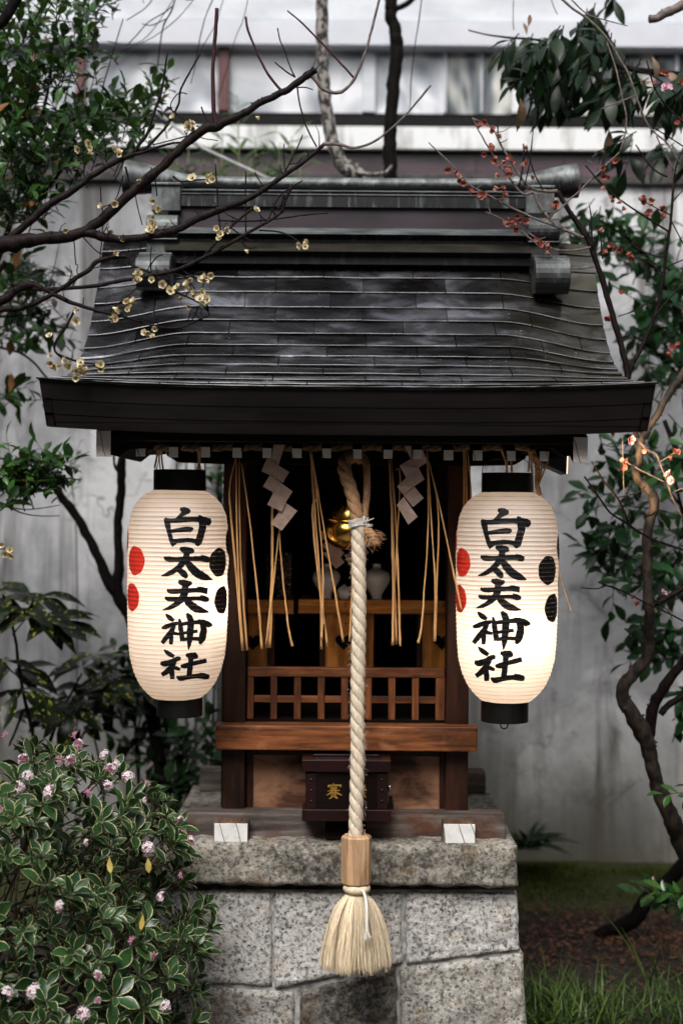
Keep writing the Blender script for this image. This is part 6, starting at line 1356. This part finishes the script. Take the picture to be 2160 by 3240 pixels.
dl.mesh('dead_leaves', leafmat('dead_leaf', (.16, .09, .05), (.40, .30, .23), trans=.15, rough=.6), hb)
# fern at the wall foot and plant at the right edge
t = thing('fern', 'small dark fern at the foot of the wall right of the pedestal', 'plant', P(1670, 2700, 2.1)); lv = Leaves(6, (-1, 0, 1))
for i in range(90):
    a = FR.uniform(0, 6.28); lv.add(P(1640 + FR.uniform(-40, 60), 2690, 2.1 + FR.uniform(-.15, .15)), (math.cos(a) * .9, math.sin(a) * .5, FR.uniform(.5, 1.6)), (-math.cos(a), 0, .5), FR.uniform(.08, .2), .028, FR.uniform(.3, 1))
lv.mesh('foliage', LMdark, t)
shrub('low_shrub', 'low dark green shrub at the right edge above the grass', 'shrub', (1.15, .55, 0), [([(2090, 2820), (2200, 2800), (2200, 2940), (2100, 2920)], 6), ([(2130, 2480), (2200, 2480), (2200, 2540)], 2)], LMdark if False else LMcam, .07, aspect=.42, Y=(.45, .7), dirs=((-1, 0), (-.2, .5)), n=(5, 7), stems=[[(2260, 3300, 14), (2230, 3000, 10), (2170, 2860, 6)]])

# ---- daphne bush, lower left
DB = Vector((-.95, -.22, 0))
db = thing('daphne_bush', 'rounded bush with cream edged leaves and pink flower clusters at lower left', 'bush', DB)
LMd = leafmat('daphne_leaf', (.008, .032, .010), (.034, .088, .026), rim=(.56, .54, .28), trans=.1, rough=.3, spec=.35, rimpos=.89)
lv = Leaves(7, (-1, -.76, 0, .76, 1), tip=1.3); tq = MB(); RX, RY, RZ, ZC = .63, .46, .66, .25
def surf(a, z):
    f = max(0., 1 - abs((z - ZC) / RZ) ** 3.4) ** (1 / 3.4); lump = 1 + .07 * mnoise.noise(Vector((math.cos(a) * 2.4, math.sin(a) * 2.4, z * 5)))
    return Vector((DB.x + RX * f * lump * math.cos(a), DB.y + RY * f * lump * math.sin(a), z))
tips = []
for i in range(2600):
    a = FR.uniform(-math.pi, .5 * math.pi) if FR.random() < .9 else FR.uniform(-math.pi, math.pi); z = FR.uniform(-.02, ZC + RZ * .995)
    if a > .9 and FR.random() < .5: continue
    p = surf(a, z); dpt = FR.random() ** 2.2 * .22; c_ = Vector((DB.x, DB.y, z * .75 + .05)); o = (p - c_).normalized(); p = p - o * dpt
    if mnoise.noise(p * 6.5) < -.12 and dpt < .1 : continue                    # hollows between the sprays
    if p.y > -.0 and p.x > -.52: continue
    if any((p - q).length < .034 for q, _ in tips[-900:]): continue
    tips.append((p, o))
    if len(tips) > 640: break
for p, o in tips:
    d = (o + Vector((FR.gauss(0, .2), FR.gauss(0, .2), .55 + FR.gauss(0, .15)))).normalized()
    st = p - d * .09; tq.tube([st - o * .05, st, p], [.0024, .002, .0014], 5, caps=False)
    n = FR.randint(6, 10); sz = FR.uniform(.042, .066); ph = FR.uniform(0, 6.28)
    for i in range(n):
        a = ph + i * 2.4; u = d.orthogonal().normalized(); u = Matrix.Rotation(a, 3, d) @ u; el = rad(lerp(72, 25, i / n) + FR.uniform(-12, 12)); ld = d * math.cos(el) + u * math.sin(el)
        s = sz * FR.uniform(.8, 1.2) * lerp(1.05, .7, i / n); lv.add(p - d * (.02 * (1 - i / n)), ld, d * 1.0 + Vector((0, -.2, .4)), s, s * .45 * FR.uniform(.8, 1.15), FR.uniform(.0, .4), FR.uniform(.15, .55))
for i in range(1100):                                                     # older leaves lower down the stems
    p, o = FR.choice(tips); q = p - o * FR.uniform(.05, .22); d = Vector((FR.gauss(0, 1), FR.gauss(0, 1), FR.gauss(-.3, .5))); lv.add(q, d, (0, -.3, 1), .055, .02, .3, .3)
lv.mesh('foliage', LMd, db)
def on_bush(x, y):
    for j in range(60):
        Y = -.75 + j * .012; p = P(x, y, Y); f = max(0., 1 - abs((p.z - ZC) / RZ) ** 3.4) ** (1 / 3.4)
        if f > 0 and ((p.x - DB.x) / (RX * f)) ** 2 + ((p.y - DB.y) / (RY * f)) ** 2 < 1.0: return p
    return P(x, y, -.22)
yl = Leaves(6, (-1, 0, 1), tip=1.3)
for x, y in ((348, 2735), (470, 2735), (455, 2915)):
    yl.add(on_bush(x, y) + Vector((0, -.01, .02)), (FR.uniform(-.4, .4), -.3, -1), (FR.uniform(-.5, .5), -1, .2), .038, .015, FR.uniform(-.2, .3), .3)
yl.mesh('yellow_leaves', leafmat('yellow_leaf', (.45, .30, .05), (.60, .48, .16), trans=.2, rough=.45), db)
for _ in range(60):
    p, o = FR.choice(tips); c_ = Vector((DB.x + FR.uniform(-.15, .15), DB.y + FR.uniform(-.1, .1), FR.uniform(0, .25))); m_ = (p + c_) / 2 + Vector((0, 0, -.06)); tq.tube([c_, m_, p - o * .04], [.006, .004, .002], 6, caps=False)
tq.build('stems', simple('daphne_stem', (.03, .02, .012), (.09, .06, .035), 60, .7), db, smooth=True)
daph_pet = petal('daphne_petal', (.78, .68, .70), (.92, .87, .87), .2); daph_bud = simple('daphne_bud', (.34, .10, .18), (.62, .30, .40), 120, .5, bstr=0)
def cluster(seed, bud):
    r2 = random.Random(seed); q = MB(); N = 16 if bud < 1 else 12
    for i in range(N):
        z = 1 - (i + .5) / N * 1.15; a = i * 2.4; d = Vector((math.sqrt(max(0, 1 - z * z)) * math.cos(a), math.sqrt(max(0, 1 - z * z)) * math.sin(a), z)); b0 = d * .004; e = d * r2.uniform(.013, .017)
        q.tube([b0, e], [.0012, .0019], 6, m=1)
        if r2.random() > bud:
            u = d.orthogonal().normalized(); w = d.cross(u); ph = r2.uniform(0, 1.5)
            for k_ in range(4):
                an = ph + k_ * math.pi / 2; v = u * math.cos(an) + w * math.sin(an); s_ = v.cross(d) * .0026; q.add([e + s_ * .4, e - s_ * .4, e + v * .0042 - s_ - d * .0002, e + v * .0068 + d * .0008, e + v * .0042 + s_ - d * .0002], [(0, 1, 2, 4), (2, 3, 4)])
        else: q.ball(e, .0022, 4, m=1, sc=(1, 1, 1))
    me = bpy.data.meshes.new('flower_cluster'); me.from_pydata(q.v, [], q.f); me.materials.append(daph_pet); me.materials.append(daph_bud); me.polygons.foreach_set('material_index', q.mi); me.update(); return me
cm = [cluster(1, .08), cluster(2, .2), cluster(3, .45)]; cbud = cluster(5, 1.0)
fl_ = [(30, 2332, 3, .7), (85, 2408, 1, 1), (100, 2460, 2, 1), (70, 2495, 1, 1), (170, 2510, 0, 1.25), (255, 2360, 1, 1), (248, 2332, 3, .7), (235, 2412, 1, 1.1), (340, 2395, 0, 1), (355, 2440, 1, 1.1), (370, 2425, 2, 1), (412, 2463, 0, 1.15), (350, 2490, 0, .9), (285, 2515, 3, .8), (470, 2485, 3, .7), (200, 2408, 3, .8), (605, 2665, 0, 1.0), (475, 2685, 1, 1.1), (575, 2597, 2, .7), (285, 2668, 2, .6), (580, 2770, 3, .6), (520, 2838, 1, .9), (200, 2865, 0, .8), (195, 2878, 2, .7), (427, 2975, 3, .7), (495, 3025, 3, .8), (315, 3085, 2, .9), (32, 3142, 0, 1.15), (120, 3135, 0, 1.25), (318, 3163, 1, .6), (272, 3205, 0, 1.2), (527, 3180, 1, 1.05), (468, 2535, 2, .6), (10, 2565, 2, .6)]
for x, y, k_, s in fl_:
    # set each cluster on the bush surface along its sight line
    best = on_bush(x, y)
    o = bpy.data.objects.new('flower_cluster', cbud if k_ == 3 else cm[k_]); scene.collection.objects.link(o); o.parent = db; o.location = best + Vector((0, -.035, .01)) - DB
    s *= .86; o.scale = (s, s, s); o.rotation_euler = (rad(70) + FR.gauss(0, .3), FR.gauss(0, .3), FR.uniform(0, 6))
# fallen petals on the roof
for i, (x, y) in enumerate([(1609, 1003), (1648, 1057), (1730, 1120), (1392, 1148), (1473, 1137), (1600, 1155), (1624, 1088), (500, 1205), (545, 1209), (470, 1216), (725, 1080), (927, 1088), (855, 940), (1245, 1193), (1730, 1165), (1390, 1218), (1717, 1215), (1185, 855), (620, 1213), (1303, 1218), (1820, 1128), (1550, 1153), (1010, 940), (845, 1215)]):
    # find the roof point under this pixel
    bp = None; bd_ = 1e9
    for t_ in np.linspace(2.2, NR - .02, 220):
        k = 0.0
        X = 0.
        for _ in range(2):
            q_ = RS(t_, X); X = ((x - 1080) * CA - (1620 - y) * SA) * (CD + q_.y) / F
        q_ = RS(t_, X); py = P(0, 0, 0); e = abs((q_.z - CZ) - ((x - 1080) * SA + (1620 - y) * CA) * (CD + q_.y) / F)
        if e < bd_: bd_ = e; bp = q_
    rd_ = i in (6, 99) or (x, y) in ((1624, 1088),)
    q = MB(); r_ = .0035 if i < 3 else .0026
    q.add([(r_ * math.cos(a * .7854) * 1.2, r_ * math.sin(a * .7854), .0012 + .0008 * math.cos(a * 1.57)) for a in range(8)] + [(0, 0, .0)], [(a, (a + 1) % 8, 8) for a in range(8)])
    q.v = [tuple(Vector(v) + bp + Vector((0, -.004, .0085))) for v in q.v]
    o = q.build('fallen_petal', bpy.data.materials['rose_petal' if rd_ else 'daphne_petal'], base=bp + Vector((0, -.004, .0085)))
    tag(o, 'small pale petal lying on the wet dark roof' if not rd_ else 'rusty pink fallen blossom lying on the right half of the roof', 'petal', 'fallen petals scattered on the roof')
